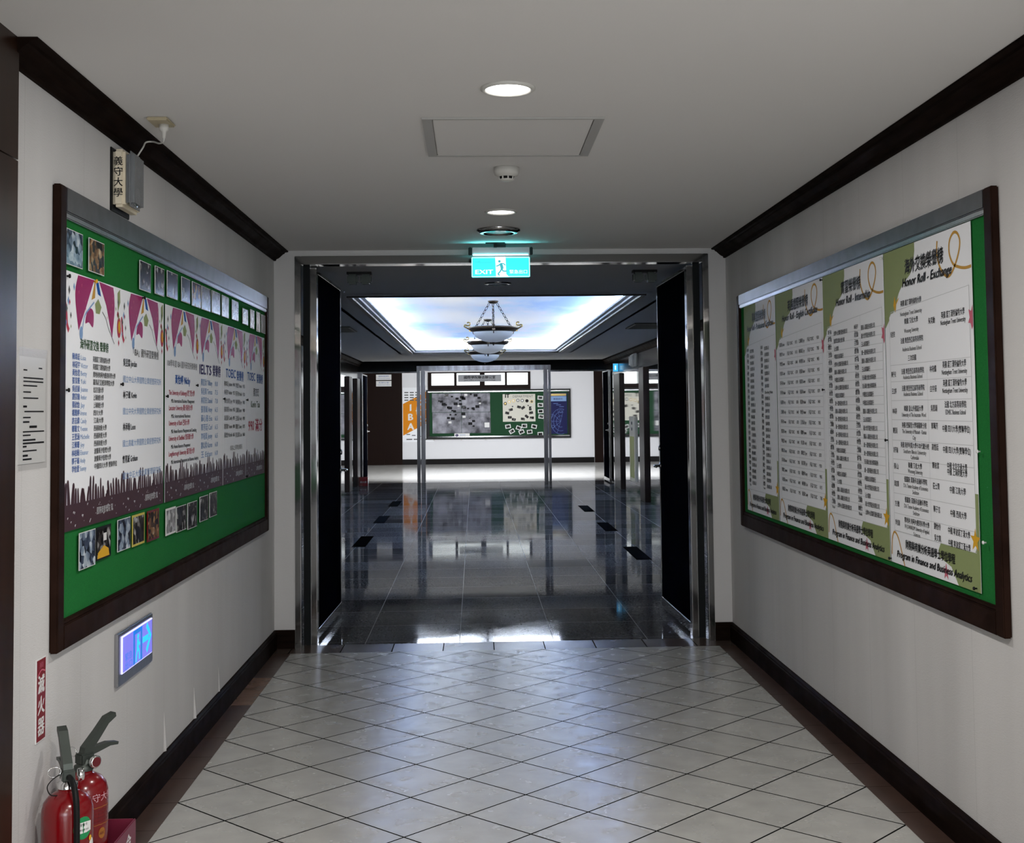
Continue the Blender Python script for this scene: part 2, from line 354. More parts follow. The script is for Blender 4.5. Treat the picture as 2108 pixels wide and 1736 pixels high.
def sweep(prof, path):
    """profile (offset into the room, z) swept along a wall line with mitred corners; the room lies right of the path"""
    mb = MB(); P = [Vector((x, y)) for x, y in path]; n = len(P); k = len(prof)
    rows = []
    for i in range(n):
        d0 = (P[i]-P[i-1]).normalized() if i > 0 else None; d1 = (P[i+1]-P[i]).normalized() if i < n-1 else None
        n0 = Vector((d0.y, -d0.x)) if d0 else None; n1 = Vector((d1.y, -d1.x)) if d1 else None
        if n0 is None: off = n1
        elif n1 is None: off = n0
        else:
            b = (n0+n1).normalized(); off = b/max(0.2, b.dot(n0))
        rows.append([(P[i].x+off.x*o, P[i].y+off.y*o, z) for o, z in prof])
    vs = [p for r in rows for p in r]; fs = []
    for i in range(n-1):
        for j in range(k): fs.append([i*k+j, (i+1)*k+j, (i+1)*k+(j+1) % k, i*k+(j+1) % k])
    fs.append(list(range(k))); fs.append([(n-1)*k+j for j in range(k)][::-1])
    return mb.add(vs, fs)
def smooth(pts, n=6, closed=False):
    """Catmull-Rom through 2D or 3D points"""
    P = [Vector(p) for p in pts]; out = []; N = len(P)
    for i in range(N if closed else N-1):
        g = (lambda j: P[j % N]) if closed else (lambda j: P[min(max(j, 0), N-1)])
        p0, p1, p2, p3 = g(i-1), g(i), g(i+1), g(i+2)
        for k in range(n):
            t = k/n
            out.append(0.5*((2*p1)+(p2-p0)*t+(2*p0-5*p1+4*p2-p3)*t*t+(3*p1-p0-3*p2+p3)*t**3))
    if not closed: out.append(P[-1])
    return out
# ---- flat print work on a sheet: plane = (origin, u axis, v axis, normal)
class Sheet:
    def __init__(s, o, u, v, n): s.o, s.u, s.v, s.n = Vector(o), Vector(u), Vector(v), Vector(n)
    def at(s, a, b, h=0.0): return s.o+s.u*a+s.v*b+s.n*h
def flat(mb, sh, poly, h, mi):
    mb.add([sh.at(a, b, h) for a, b in poly], [list(range(len(poly)))], mi)
def rect(mb, sh, a0, b0, a1, b1, h, mi): flat(mb, sh, [(a0, b0), (a1, b0), (a1, b1), (a0, b1)], h, mi)
def strip(mb, sh, pts, wd, h, mi, n=6):
    P = smooth(pts, n) if n > 1 else [Vector(p) for p in pts]; vs = []; fs = []
    for i, p in enumerate(P):
        d = (P[min(i+1, len(P)-1)]-P[max(i-1, 0)]).normalized(); q = Vector((-d.y, d.x))*wd/2
        vs += [sh.at(p.x+q.x, p.y+q.y, h), sh.at(p.x-q.x, p.y-q.y, h)]
    for i in range(len(P)-1): fs.append([2*i, 2*i+1, 2*i+3, 2*i+2])
    mb.add(vs, fs, mi)
def ellip(mb, sh, a, b, ra, rb, h, mi, n=20): flat(mb, sh, [(a+ra*math.cos(2*PI*k/n), b+rb*math.sin(2*PI*k/n)) for k in range(n)], h, mi)
def star(mb, sh, a, b, r, h, mi, rot=0.3, inner=0.42):
    flat(mb, sh, [(a+(r if k % 2 == 0 else r*inner)*math.cos(rot+PI*k/5), b+(r if k % 2 == 0 else r*inner)*math.sin(rot+PI*k/5)) for k in range(10)], h, mi)
GLY = {}
def glyphs(s):
    if s not in GLY:
        c = bpy.data.curves.new('lettering', 'FONT'); c.body = s; c.resolution_u = 2; c.fill_mode = 'FRONT'
        o = bpy.data.objects.new('lettering', c); m = o.to_mesh()
        vs = [(v.co.x, v.co.y) for v in m.vertices]; fs = [list(p.vertices) for p in m.polygons]
        o.to_mesh_clear(); bpy.data.objects.remove(o); bpy.data.curves.remove(c)
        x0 = min((p[0] for p in vs), default=0); x1 = max((p[0] for p in vs), default=1)
        GLY[s] = (vs, fs, x0, x1)
    return GLY[s]
def text(mb, sh, s, a, b, size, h, mi, al='L', wd=None, shear=0.0, bold=0.0):
    """s at (a, b) baseline-left / centre / right, em size, optional fitted width"""
    if not s.strip(): return
    vs, fs, x0, x1 = glyphs(s); kx = size if wd is None else wd/max(1e-6, x1-x0); W = (x1-x0)*kx
    st = a - (0 if al == 'L' else W/2 if al == 'C' else W)
    offs = [0.0] if not bold else [-bold/2, bold/2]
    for k, of in enumerate(offs):
        mb.add([sh.at(st+of+(x-x0)*kx+y*size*shear, b+y*size+of*0.5, h+0.00005*k) for x, y in vs], fs, mi)

# ------------------------------------------------------------------ the corridor
XL, XR, YD, H = -1.446, 1.442, 3.045, 2.5
YB = -10.4
def slab(name, a, b, m, label=None): return struct(MB().box(a, b).build(name, m), label)
slab('floor', (-1.32, YB, -0.06), (1.32, 2.865, 0), TILE, 'pale diamond-laid tile floor of the corridor')
mb = MB()
for y0, y1, mi in ((YB, 1.55, 0), (1.55, 2.19, 1), (2.19, 2.865, 0)): mb.box((XL-0.06, y0, -0.06), (-1.32, y1, 0), mi)
struct(mb.build('floor', [BORD, BORDL]), 'brown border tiles along the left wall')
slab('floor', (1.32, YB, -0.06), (XR+0.06, 2.865, 0), BORD, 'brown border tiles along the right wall')
slab('floor', (XL-0.06, 2.865, -0.06), (XR+0.06, 3.13, 0), BORDX, 'brown threshold tiles at the steel doorway')
slab('wall_left', (XL-0.12, -1.60, -0.06), (XL, YD, H+0.05), WALLP, 'textured off-white wallpaper wall on the left')
mb = MB().box((XL-0.12, YB, -0.06), (-1.410, -1.446, 2.162)).box((XL-0.12, YB, 2.166), (-1.410, -1.446, H+0.05))
struct(mb.build('wall_left', PANEL), 'dark brown wood wall panel at the left edge')
slab('wall_right', (XR, YB, -0.06), (XR+0.12, YD, H+0.05), WALLP, 'textured off-white wallpaper wall on the right')
slab('wall_back', (-1.6, YB-0.1, -0.06), (1.6, YB, H+0.05), WALLP)
mb = MB().box((XL-0.12, YD, -0.06), (-1.316, 3.26, H+0.05)).box((1.330, YD, -0.06), (XR+0.12, 3.26, H+0.05)).box((-1.316, YD, 2.466), (1.330, 3.26, H+0.05))
struct(mb.build('wall_front', WALLP), 'narrow wallpaper returns and lintel around the steel doorway')
slab('ceiling', (-1.6, YB-0.1, H), (1.6, YD, H+0.08), CEIL, 'plain off-white corridor ceiling')
CROWN = [(0, 2.436), (0.012, 2.436), (0.016, 2.447), (0.024, 2.450), (0.034, 2.456), (0.058, 2.478), (0.066, 2.481), (0.070, 2.489), (0.090, 2.492), (0.090, 2.4995), (0, 2.4995)]
struct(sweep(CROWN, [(XL, -1.46), (XL, YD)]).build('trim_1', WOOD), 'dark brown crown moulding on the left wall')
struct(sweep(CROWN, [(XR, YD), (XR, YB)]).build('trim_2', WOOD), 'dark brown crown moulding on the right wall')
BASE = [(0, 0), (0.020, 0), (0.020, 0.092), (0.016, 0.098), (0.016, 0.104), (0.009, 0.114), (0, 0.114)]
struct(sweep(BASE, [(XL, -1.44), (XL, YD), (-1.317, YD)]).build('baseboard_left', WOOD), 'dark brown baseboard of the left wall')
struct(sweep(BASE, [(1.331, YD), (XR, YD), (XR, YB)]).build('baseboard_right', WOOD), 'dark brown baseboard of the right wall')
# lifted wallpaper edges at the seams above the left baseboard
mb = MB()
for y, hh, d in ((0.29, 0.16, 0.008), (0.82, 0.14, 0.010), (1.35, 0.12, 0.006)):
    mb.add([(XL, y, 0.112), (XL+d, y+0.014, 0.112), (XL+0.001, y+0.002, 0.112+hh), (XL, y+0.03, 0.112), (XL, y, 0.112+hh)], [[0, 1, 2], [1, 3, 2], [0, 2, 4]])
struct(mb.build('trim_3', WALLP, recalc=False), 'curling wallpaper seams above the left baseboard')

# ------------------------------------------------------------------ near steel doorway and its black doors
mb = MB()
mb.box((-1.315, 3.035, 0), (-1.277, 3.06, 2.465), 0, 0.003).box((1.291, 3.035, 0), (1.329, 3.06, 2.465), 0, 0.003)
mb.box((-1.277, 3.035, 2.411), (1.291, 3.15, 2.465), 0, 0.003)
door_f = struct(mb.build('trim_4', STEEL), 'polished stainless steel doorway casing')
mb = MB()
mb.box((-1.276, 3.145, 0), (-1.232, 3.16, 2.411)).box((1.246, 3.145, 0), (1.290, 3.16, 2.411))
struct(mb.build('trim_5', REVEAL), 'dark reveal strips inside the doorway casing')
mb = MB()
mb.box((-1.236, 3.16, 0), (-1.193, 3.24, 2.405), 0, 0.003).box((1.207, 3.16, 0), (1.250, 3.24, 2.405), 0, 0.003)
struct(mb.build('trim_6', STEEL), 'inner stainless jambs that carry the black doors')
def door_leaf(name, hx, hy, rz, side, w_, z1, label, handle_y):
    """side = +1: the visible face looks towards +x. Local y runs along the leaf from the hinge."""
    e = bpy.data.objects.new(name, None); COL.objects.link(e); e.location = (hx, hy, 0); e.rotation_euler = (0, 0, rz); e.empty_display_size = 0.05
    ORG[e.name] = Vector((hx, hy, 0)); struct(e, label); e['category'] = 'door'
    t = 0.042; a, b = (-t, 0.0) if side > 0 else (0.0, t)
    MB().box((a+0.004, 0.016, 0.085), (b-0.002, w_-0.016, z1-0.022)).build('panel', BLACK, e, local=True)
    MB().box((a, 0, 0.02), (b, 0.016, z1), 0, 0.002).build('stile', STEEL, e, local=True)
    MB().box((a, w_-0.016, 0.02), (b, w_, z1), 0, 0.002).build('stile', STEEL, e, local=True)
    MB().box((a, 0.016, z1-0.022), (b, w_-0.016, z1), 0, 0.002).build('top_rail', STEEL, e, local=True)
    MB().box((a, 0.016, 0.02), (b, w_-0.016, 0.085), 0, 0.004).build('bottom_rail', STEEL, e, local=True)
    hb = MB(); f = side
    x0 = b if side > 0 else a
    hb.lathe([(0.0, 0.0), (0.026, 0.0), (0.026, f*0.008), (0.010, f*0.010), (0.010, f*0.045), (0.0, f*0.045)], (x0, handle_y, 1.05), 16, axis='X')
    hb.tube([(x0+f*0.045, handle_y, 1.05), (x0+f*0.052, handle_y-0.03, 1.05), (x0+f*0.052, handle_y-0.11, 1.048)], 0.009)
    hb.lathe([(0.0, 0.0), (0.020, 0.0), (0.018, f*0.014), (0.0, f*0.015)], (x0, handle_y, 1.18), 16, axis='X')
    hb.build('handle', CHROME, e, local=True)
    return e
door_leaf('door_1', -1.193, 3.215, math.radians(-1.4), 1, 1.13, 2.392, 'black door leaf standing open on the left of the steel doorway', 1.07)
door_leaf('door_2', 1.207, 3.215, math.radians(1.0), -1, 1.13, 2.400, 'black door leaf standing open on the right of the steel doorway', 1.07)
for nm, x, lab in (('left', -1.02, 'dark twin door holder on the lobby ceiling by the left black door'), ('right', 1.09, 'dark twin door holder on the lobby ceiling by the right black door')):
    t = thing('door_holder', lab, 'door holder', (x, 4.28, 2.395), 'door holders above the black doors')
    MB().box((x-0.09, 4.24, 2.482), (x+0.09, 4.32, H)).build('mounting_plate', BLK, t)
    for k in (-1, 1): MB().box((x+k*0.048-0.040, 4.235, 2.41), (x+k*0.048+0.040, 4.325, 2.482), 0, 0.014).build('holder_body', DGREY, t)

# ------------------------------------------------------------------ lobby
LX = 2.55; YE = 20.74; YF = 29.3
slab('floor', (-LX-0.1, 3.13, -0.06), (LX+0.1, YE, 0), GRAN, 'dark polished granite floor of the lobby')
for sx in (-1, 1):
    for y in ((8.78, 11.60, 14.42) if sx < 0 else (7.25, 10.10, 12.95)):
        c = sx*1.46
        struct(MB().box((c-0.075, y, -0.01), (c+0.075, y+1.15, 0.0012)).build('trim_7', GRANB), 'black stone inlay strip set in the granite floor')
def wall_hole(name, a, b, m, label=None): return slab(name, a, b, m, label)
slab('wall_left', (-LX-0.1, 3.26, 0), (-LX, YE+0.1, H+0.05), LOBBYW, 'dark panelled left wall of the lobby')
slab('wall_right', (LX, 3.26, 0), (LX+0.1, YE+0.1, H+0.05), LOBBYW, 'dark panelled right wall of the lobby')
mb = MB().box((-LX-0.1, 3.20, 0), (XL-0.12, 3.26, H+0.05)).box((XR+0.12, 3.20, 0), (LX+0.1, 3.26, H+0.05))
struct(mb.build('wall_back', LOBBYW))
mb = MB().box((-LX-0.1, YD, H), (LX+0.1, TY0, H+0.06)).box((-LX-0.1, TY1, H), (LX+0.1, YE+0.1, H+0.06))
mb.box((-LX-0.1, TY0, H), (TX0, TY1, H+0.06)).box((TX1, TY0, H), (LX+0.1, TY1, H+0.06))
struct(mb.build('ceiling', CEILL), 'grey lobby ceiling around the lit tray')
# tray: stepped moulding, cove, painted panel
def ring(mb, o0, o1, z0, z1, mi=0):
    x0, x1, y0, y1 = TX0, TX1, TY0, TY1
    mb.box((x0-o1, y0-o1, z0), (x1+o1, y0-o0, z1), mi).box((x0-o1, y1+o0, z0), (x1+o1, y1+o1, z1), mi)
    mb.box((x0-o1, y0-o0, z0), (x0-o0, y1+o0, z1), mi).box((x1+o0, y0-o0, z0), (x1+o1, y1+o0, z1), mi)
mb = MB(); ring(mb, -0.012, 0.03, 2.488, 2.505, 1); ring(mb, -0.045, 0.02, 2.515, 2.535); ring(mb, -0.075, 0.01, 2.545, 2.565); ring(mb, -0.02, 0.20, 2.56, 2.575)
struct(mb.build('trim_8', [WHITE, BLK]), 'stepped white moulding round the lit ceiling tray')
mb = MB(); ring(mb, 0.20, 0.24, 2.50, 2.80)
struct(mb.build('trim_9', WHITE))
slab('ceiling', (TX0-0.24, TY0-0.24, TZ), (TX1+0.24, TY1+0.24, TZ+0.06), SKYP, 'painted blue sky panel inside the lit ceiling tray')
# lobby crown, lift doors and posts
struct(sweep([(0, 2.40), (0.02, 2.40), (0.03, 2.43), (0.075, 2.47), (0.08, 2.4995), (0, 2.4995)], [(-LX, 3.3), (-LX, YE)]).build('trim_10', WOOD))
struct(sweep([(0, 2.40), (0.02, 2.40), (0.03, 2.43), (0.075, 2.47), (0.08, 2.4995), (0, 2.4995)], [(LX, YE), (LX, 3.3)]).build('trim_11', WOOD))
def lift_door(name, sx, y0, y1, label):
    x = sx*LX; e = struct(MB().box((x-sx*0.022, y0, 0.0), (x+sx*0.01, y1, 2.13), 0, 0.003).build(name, MIRROR), label); e['category'] = 'lift door'
    return e
lift_door('door_3', 1, 15.2, 17.72, 'mirror-polished steel lift doors on the right wall of the lobby')
lift_door('door_4', 1, 11.0, 14.5, 'nearer mirror-polished steel lift doors on the right lobby wall')
lift_door('door_5', 1, 18.75, 19.25, 'narrow mirror steel panel at the far right of the lobby')
lift_door('door_6', -1, 18.54, 19.48, 'mirror steel panel at the far left of the lobby')
lift_door('door_7', -1, 14.2, 17.9, 'mirror-polished steel lift doors on the left wall of the lobby')
POSTM = rgb('dark_post', 34, 26, 23, 0.3, spec=0.08)
for sx, y0, y1 in ((1, 17.76, 18.70), (1, 14.55, 15.1), (-1, 19.55, 20.1), (-1, 18.0, 18.5)):
    x = sx*LX
    struct(MB().box((x-sx*0.07, y0, 0), (x, y1, 2.13), 0, 0.006).build('trim_12', POSTM), 'dark post beside the lift doors')
# wall panel with yellow strip
t = thing('call_panel', 'tall cream wall panel with yellow-green strip beside the right lift doors', 'panel', (2.50, 16.2, 0.23))
MB().box((2.500, 15.85, 0.23), (2.528, 16.55, 1.34), 0, 0.004).build('plate', CREAM, t)
MB().box((2.496, 15.95, 0.30), (2.500, 16.45, 1.00)).build('strip', rgb('yellow_green', 150, 148, 70, 0.5), t)
for z in (1.10, 1.20): MB().box((2.496, 16.15, z), (2.500, 16.26, z+0.05)).build('button', BLK, t)
t = thing('emergency_light', 'white twin-lens emergency lamp high on the right lobby wall', 'emergency light', (2.49, 15.95, 2.18))
MB().box((2.50, 15.70, 2.18), (2.55, 16.20, 2.40), 0, 0.012).build('housing', OFFW, t)
for y in (15.80, 16.05): MB().box((2.455, y-0.07, 2.19), (2.50, y+0.09, 2.38), 0, 0.02).build('lens', OFFW, t)
t = thing('exit_sign', 'small blue lit exit sign projecting from the right lobby wall', 'exit sign', (2.45, 18.45, 2.18))
MB().box((2.445, 18.44, 2.17), (2.55, 18.47, 2.335), 0, 0.004).build('housing', OFFW, t)
sh = Sheet((2.45, 18.437, 2.18), (1, 0, 0), (0, 0, 1), (0, -1, 0)); mb = MB()
rect(mb, sh, 0, 0, 0.092, 0.145, 0, 0); rect(mb, sh, 0.03, 0.03, 0.055, 0.11, 0.0005, 1); mb.build('sign_face', [SKYB, EXW], t)
# ceiling vents
for nm, x, y, lab in (('a', -1.92, 10.5, 'dark square ceiling vent left of the lit tray'), ('b', 2.0, 10.35, 'dark square ceiling vent right of the lit tray')):
    t = thing('ceiling_vent', lab, 'vent', (x, y, 2.488), 'lobby ceiling vents')
    mb = MB(); mb.box((x-0.24, y-0.45, 2.490), (x+0.24, y+0.45, 2.499)); mb.build('backing', BLK, t)
    mb = MB()
    for a, b in (((x-0.25, y-0.46), (x-0.225, y+0.46)), ((x+0.225, y-0.46), (x+0.25, y+0.46)), ((x-0.225, y-0.46), (x+0.225, y-0.43)), ((x-0.225, y+0.43), (x+0.225, y+0.46))):
        mb.box((*a, 2.484), (*b, 2.4995))
    mb.build('frame', DGREY, t)
    mb = MB()
    for k in range(8): yy = y-0.38+k*0.108; mb.box((x-0.225, yy, 2.485), (x+0.225, yy+0.03, 2.490))
    mb.build('slats', DGREY, t)
# red extinguisher stand at the far left
t = thing('extinguisher_stand', 'red floor stand holding an extinguisher at the far left of the lobby', 'stand', (-2.40, 19.95, 0))
mb = MB(); mb.box((-2.49, 19.85, 0), (-2.31, 19.865, 0.17)).box((-2.49, 20.035, 0), (-2.31, 20.05, 0.17)).box((-2.49, 19.865, 0), (-2.475, 20.035, 0.17)).box((-2.325, 19.865, 0), (-2.31, 20.035, 0.17)).box((-2.475, 19.865, 0), (-2.325, 20.035, 0.01))
mb.build('tray', RED, t)
sh = Sheet((-2.49, 19.849, 0), (1, 0, 0), (0, 0, 1), (0, -1, 0)); mb = MB(); text(mb, sh, '滅火器', 0.09, 0.06, 0.045, 0.0, 0, 'C'); mb.build('lettering', PAPERW, t)

# ------------------------------------------------------------------ chandeliers
def chandelier(x, y, label):
    t = thing('chandelier', label, 'chandelier', (x, y, 2.215), 'chandeliers in a row under the lit tray')
    R = 0.285
    MB().lathe([(0, 2.74), (0.064, 2.74), (0.064, 2.728), (0.046, 2.716), (0.030, 2.708), (0, 2.703)], (x, y, 0), 24).build('canopy', BRONZE, t)
    MB().lathe([(R-0.02, 2.430), (R+0.004, 2.434), (R+0.006, 2.428), (R-0.002, 2.405), (R-0.030, 2.384), (R-0.052, 2.376), (R-0.056, 2.384), (R-0.02, 2.430)], (x, y, 0), 48).build('ring', BRONZE, t)
    pr = [(0.235, 2.392)]+[(0.235*math.cos(a), 2.39-0.132*math.sin(a)) for a in [i*PI/2/14 for i in range(1, 15)]]
    MB().lathe(pr, (x, y, 0), 48).build('bowl', ALAB, t)
    MB().lathe([(0, 2.262), (0.022, 2.260), (0.024, 2.252), (0.008, 2.246), (0.012, 2.236), (0.007, 2.226), (0, 2.219)], (x, y, 0), 16).build('finial', BRONZE, t)
    for k in range(4):
        a = k*PI/2; ca, sa = math.cos(a), math.sin(a)
        q = lambda r, z: (x+ca*r, y+sa*r, z)
        mb = MB()
        mb.tube([q(*p) for p in [(v.x, v.y) for v in smooth([(R-0.055, 2.392), (R-0.02, 2.405), (R+0.025, 2.430), (R+0.052, 2.448), (R+0.040, 2.462), (R+0.012, 2.455), (R-0.012, 2.462), (R-0.014, 2.485), (R+0.006, 2.492), (R+0.016, 2.482)], 4)]], 0.0085)
        mb.tube([q(*p) for p in [(v.x, v.y) for v in smooth([(R-0.055, 2.392), (R-0.050, 2.372), (R-0.060, 2.356), (R-0.074, 2.358), (R-0.076, 2.368)], 4)]], 0.006)
        mb.box((x+ca*(R-0.02)-0.018, y+sa*(R-0.02)-0.018, 2.385), (x+ca*(R-0.02)+0.018, y+sa*(R-0.02)+0.018, 2.447), 0, 0.004)
        mb.build('scroll_arm', BRASS if k % 2 == 0 else BRONZE, t)
        A = Vector(q(0.042, 2.715)); B = Vector(q(R-0.075 if k % 2 == 0 else R-0.05, 2.425)); n = 7; mb = MB()
        for i in range(n):
            c = A.lerp(B, (i+0.5)/n); d = (B-A).normalized(); s1 = d.orthogonal().normalized(); s2 = d.cross(s1)
            s = s1 if i % 2 else s2; hl = (B-A).length/n*0.62
            mb.tube([c+d*hl*math.cos(2*PI*j/10)+s*0.013*math.sin(2*PI*j/10) for j in range(10)], 0.0036, 5, 0, True)
        mb.build('chain', BRONZE, t)
    return t
chandelier(0.045, 9.45, 'first and nearest bowl chandelier hanging under the lit tray')
chandelier(0.015, 12.35, 'middle bowl chandelier hanging behind the nearest one')
chandelier(0.0, 15.35, 'last bowl chandelier hanging closest to the far portal')

# ------------------------------------------------------------------ far portal and corridor
mb = MB()
mb.box((-1.367, YE-0.06, 0), (-1.300, YE+0.08, 2.30), 0, 0.008).box((-1.285, YE-0.04, 0), (-1.197, YE+0.06, 2.30), 0, 0.008)
mb.box((1.252, YE-0.06, 0), (1.335, YE+0.08, 2.30), 0, 0.008).box((1.350, YE-0.04, 0), (1.403, YE+0.06, 2.30), 0, 0.008)
mb.box((-1.367, YE-0.06, 2.30), (1.403, YE+0.08, 2.40), 0, 0.008)
mb.box((-2.53, YE-0.03, 2.26), (-1.367, YE+0.05, 2.288), 0, 0.004).box((1.403, YE-0.03, 2.26), (2.53, YE+0.05, 2.288), 0, 0.004)
mb.box((-2.55, YE-0.05, 0), (-2.49, YE+0.07, 2.288), 0, 0.006).box((2.49, YE-0.05, 0), (2.55, YE+0.07, 2.288), 0, 0.006)
struct(mb.build('trim_13', STEELP), 'polished steel portal frame at the far end of the lobby')
mb = MB().box((-LX-0.1, YE-0.02, 2.288), (-1.367, YE+0.1, 2.70)).box((1.403, YE-0.02, 2.288), (LX+0.1, YE+0.1, 2.70)).box((-1.367, YE-0.02, 2.40), (1.403, YE+0.1, 2.70))
struct(mb.build('wall_end', mat('black_lintel', (0.004, 0.004, 0.004), 0.6, spec=0.1)), 'black lintel band over the far portal')
door_leaf('door_8', -2.485, YE+0.05, math.radians(0), 1, 1.08, 2.25, 'dark glass door leaf open at the far left of the portal', 0.98)
e = door_leaf('door_9', 2.485, YE-1.09, math.radians(0), -1, 1.06, 2.25, 'dark glass door leaf open at the far right of the portal', 0.10)
slab('floor', (-7, YE, -0.06), (7, YF+0.1, 0), PALEF, 'pale polished floor of the far corridor')
slab('ceiling', (-7, YE+0.1, 2.66), (7, YF+0.1, 2.72), CEILL)
slab('wall_end', (-7, YF, 0), (7, YF+0.1, 2.7), WHITE, 'white end wall of the far corridor')
slab('wall_left', (-7.1, YE, 0), (-7, YF+0.1, 2.7), WHITE); slab('wall_right', (7, YE, 0), (7.1, YF+0.1, 2.7), WHITE)
mb = MB().box((-7.1, YE, 0), (-LX-0.1, YE+0.1, 2.7)).box((LX+0.1, YE, 0), (7.1, YE+0.1, 2.7))
struct(mb.build('wall_back', WHITE))
struct(sweep([(0, 0), (0.02, 0), (0.02, 0.147), (0, 0.147)], [(-2.17, YF), (3.12, YF)]).build('baseboard_end', mat('black_base', (0.006, 0.005, 0.005), 0.5, spec=0.08)), 'black baseboard of the far white wall')
DW = rgb('far_door_wood', 24, 12, 8, 0.5, spec=0.06)
mb = MB().box((-3.9, YF-0.05, 0), (-2.66, YF, 2.62)).box((-2.66, YF-0.03, 0), (-2.17, YF, 2.62))
struct(mb.build('door_10', DW), 'dark brown wooden door at the left of the far wall')
mb = MB().box((3.13, YF-0.05, 0), (3.5, YF, 2.62)); struct(mb.build('door_11', DW), 'dark brown door frame at the right of the far wall')
def far(x, z, dy=0.0): return Sheet((x, YF-dy, z), (1, 0, 0), (0, 0, 1), (0, -1, 0))
for z0, z1, lab in ((2.335, 2.485, 'upper white notice plate on the far brown door'), (2.16, 2.31, 'lower white notice plate on the far brown door')):
    sh = Sheet((-2.88, YF-0.0625, z0), (1, 0, 0), (0, 0, 1), (0, -1, 0)); mb = MB()
    text(mb, sh, '國際商管學院' if z0 > 2.3 else '系辦公室', 0.21, 0.085, 0.05, 0, 0, 'C', 0.28); text(mb, sh, 'International College' if z0 > 2.3 else 'Department Office', 0.21, 0.03, 0.035, 0, 0, 'C', 0.34)
    tag(printed('notice_plate', MB().box((-2.88, YF-0.062, z0), (-2.46, YF-0.05, z1)), PAPERW, (mb, INKB)), lab, 'sign', 'notice plates on the far door')
# transom window with name board
e = bpy.data.objects.new('window_1', None); COL.objects.link(e); e.location = (-0.04, YF, 2.06); ORG[e.name] = Vector((-0.04, YF, 2.06)); struct(e, 'four-pane transom window glowing above the far notice board'); e['category'] = 'window'
mb = MB().box((-1.46, YF-0.05, 2.045), (1.37, YF, 2.17)).box((-1.46, YF-0.05, 2.50), (1.37, YF, 2.535))
for x0, x1 in ((-1.46, -1.36), (-0.735, -0.665), (-0.03, 0.11), (0.665, 0.725), (1.30, 1.37)): mb.box((x0, YF-0.05, 2.17), (x1, YF, 2.50))
mb.build('frame', DW, e)
for x0, x1 in ((-1.36, -0.735), (-0.665, -0.03), (0.11, 0.665), (0.725, 1.30)): MB().box((x0, YF-0.02, 2.17), (x1, YF-0.005, 2.50)).build('pane', PANE, e)
sh = Sheet((-0.625, YF-0.091, 2.265), (1, 0, 0), (0, 0, 1), (0, -1, 0)); mb = MB()
text(mb, sh, '國際學院聯合辦公室', 0.595, 0.085, 0.09, 0, 0, 'C', 0.86, bold=0.008); text(mb, sh, 'Joint Office of International College', 0.595, 0.025, 0.05, 0, 0, 'C', 0.86)
tag(printed('office_sign', MB().box((-0.625, YF-0.09, 2.265), (0.565, YF-0.05, 2.455)), rgb('sign_grey', 128, 130, 134, 0.5), (mb, INK)), 'grey office name board across the far transom window', 'sign')
# far notice board
t = thing('notice_board', 'wide black framed green notice board on the far white wall', 'notice board', (0.48, YF-0.04, 0.70))
MB().box((-1.46, YF-0.03, 0.74), (2.43, YF, 2.0)).build('felt', rgb('dark_green_felt', 16, 62, 34, 0.9), t)
mb = MB()
mb.box((-1.51, YF-0.10, 0.695), (2.475, YF, 0.735)).box((-1.51, YF-0.10, 2.0), (2.475, YF, 2.045)).box((-1.51, YF-0.10, 0.735), (-1.42, YF, 2.0)).box((2.40, YF-0.10, 0.735), (2.475, YF, 2.0)); mb.build('frame', BLK, t)
MB().box((-1.46, YF-0.112, 1.975), (2.44, YF-0.10, 2.005)).build('rail', CHROME, t); MB().box((-1.46, YF-0.112, 0.735), (2.44, YF-0.10, 0.77)).build('rail', CHROME, t)
for x in (-1.3, -0.55, 0.12, 0.78): MB().box((x-0.02, YF-0.05, 0.655), (x+0.02, YF, 0.695)).build('bracket', OFFW, t)
PY = 0.034
for k, (x0, z0, x1, z1, lab) in enumerate(((-1.35, 1.428, -0.548, 1.95, 'grey marbled sheet at the upper left of the far board'), (-0.538, 1.428, 0.25, 1.95, 'grey marbled sheet at the upper right of the four on the far board'), (-1.34, 0.85, -0.548, 1.418, 'grey marbled sheet at the lower left of the far board'), (-0.538, 0.85, 0.26, 1.418, 'grey marbled sheet at the lower right of the four, beside the white frame'))):
    mb = MB(); sh = far(0, 0, PY+0.0025); rng = random.Random(k+3)
    pts = {0: [(-1.15+0.06*i, 1.74-0.045*i+0.03*(i % 2)) for i in range(8)]+[(-0.95, 1.9), (-0.8, 1.86), (-0.66, 1.80), (-0.7, 1.66), (-0.62, 1.6), (-0.9, 1.56)], 1: [(-0.3+0.28*math.cos(a), 1.72+0.2*math.sin(a)) for a in [i*0.5 for i in range(13)]]+[(-0.45, 1.55), (-0.48, 1.8), (-0.2, 1.5)], 2: [(-0.85, 1.36), (-0.9, 1.27), (-0.78, 1.25), (-0.7, 1.36), (-0.86, 1.15)], 3: [(-0.3+0.09*(i % 2), 1.25-0.07*i) for i in range(4)]+[(-0.47, 1.3), (-0.49, 1.38)]}[k]
    for i, (a, b) in enumerate(pts): s = 0.03+0.012*(i % 3); rect(mb, sh, a-s, b-s*0.7, a+s, b+s*0.7, 0.0003*(i % 3), 0 if i % 4 else (2 if i % 8 else 1))
    tag(printed('collage_sheet', MB().box((x0, YF-PY-0.002, z0), (x1, YF-PY, z1)), MARB, (mb, [INK, PH_DARK, PAPERW])), lab, 'poster', 'grey marbled sheets on the far board')
t = tag(MB().box((0.07, YF-0.06, 0.98), (0.245, YF-PY-0.003, 1.15)).build('picture_frame', rgb('slate_frame', 60, 62, 74, 0.4)), 'small white screen in a dark frame at the lower right marbled sheet', 'frame')
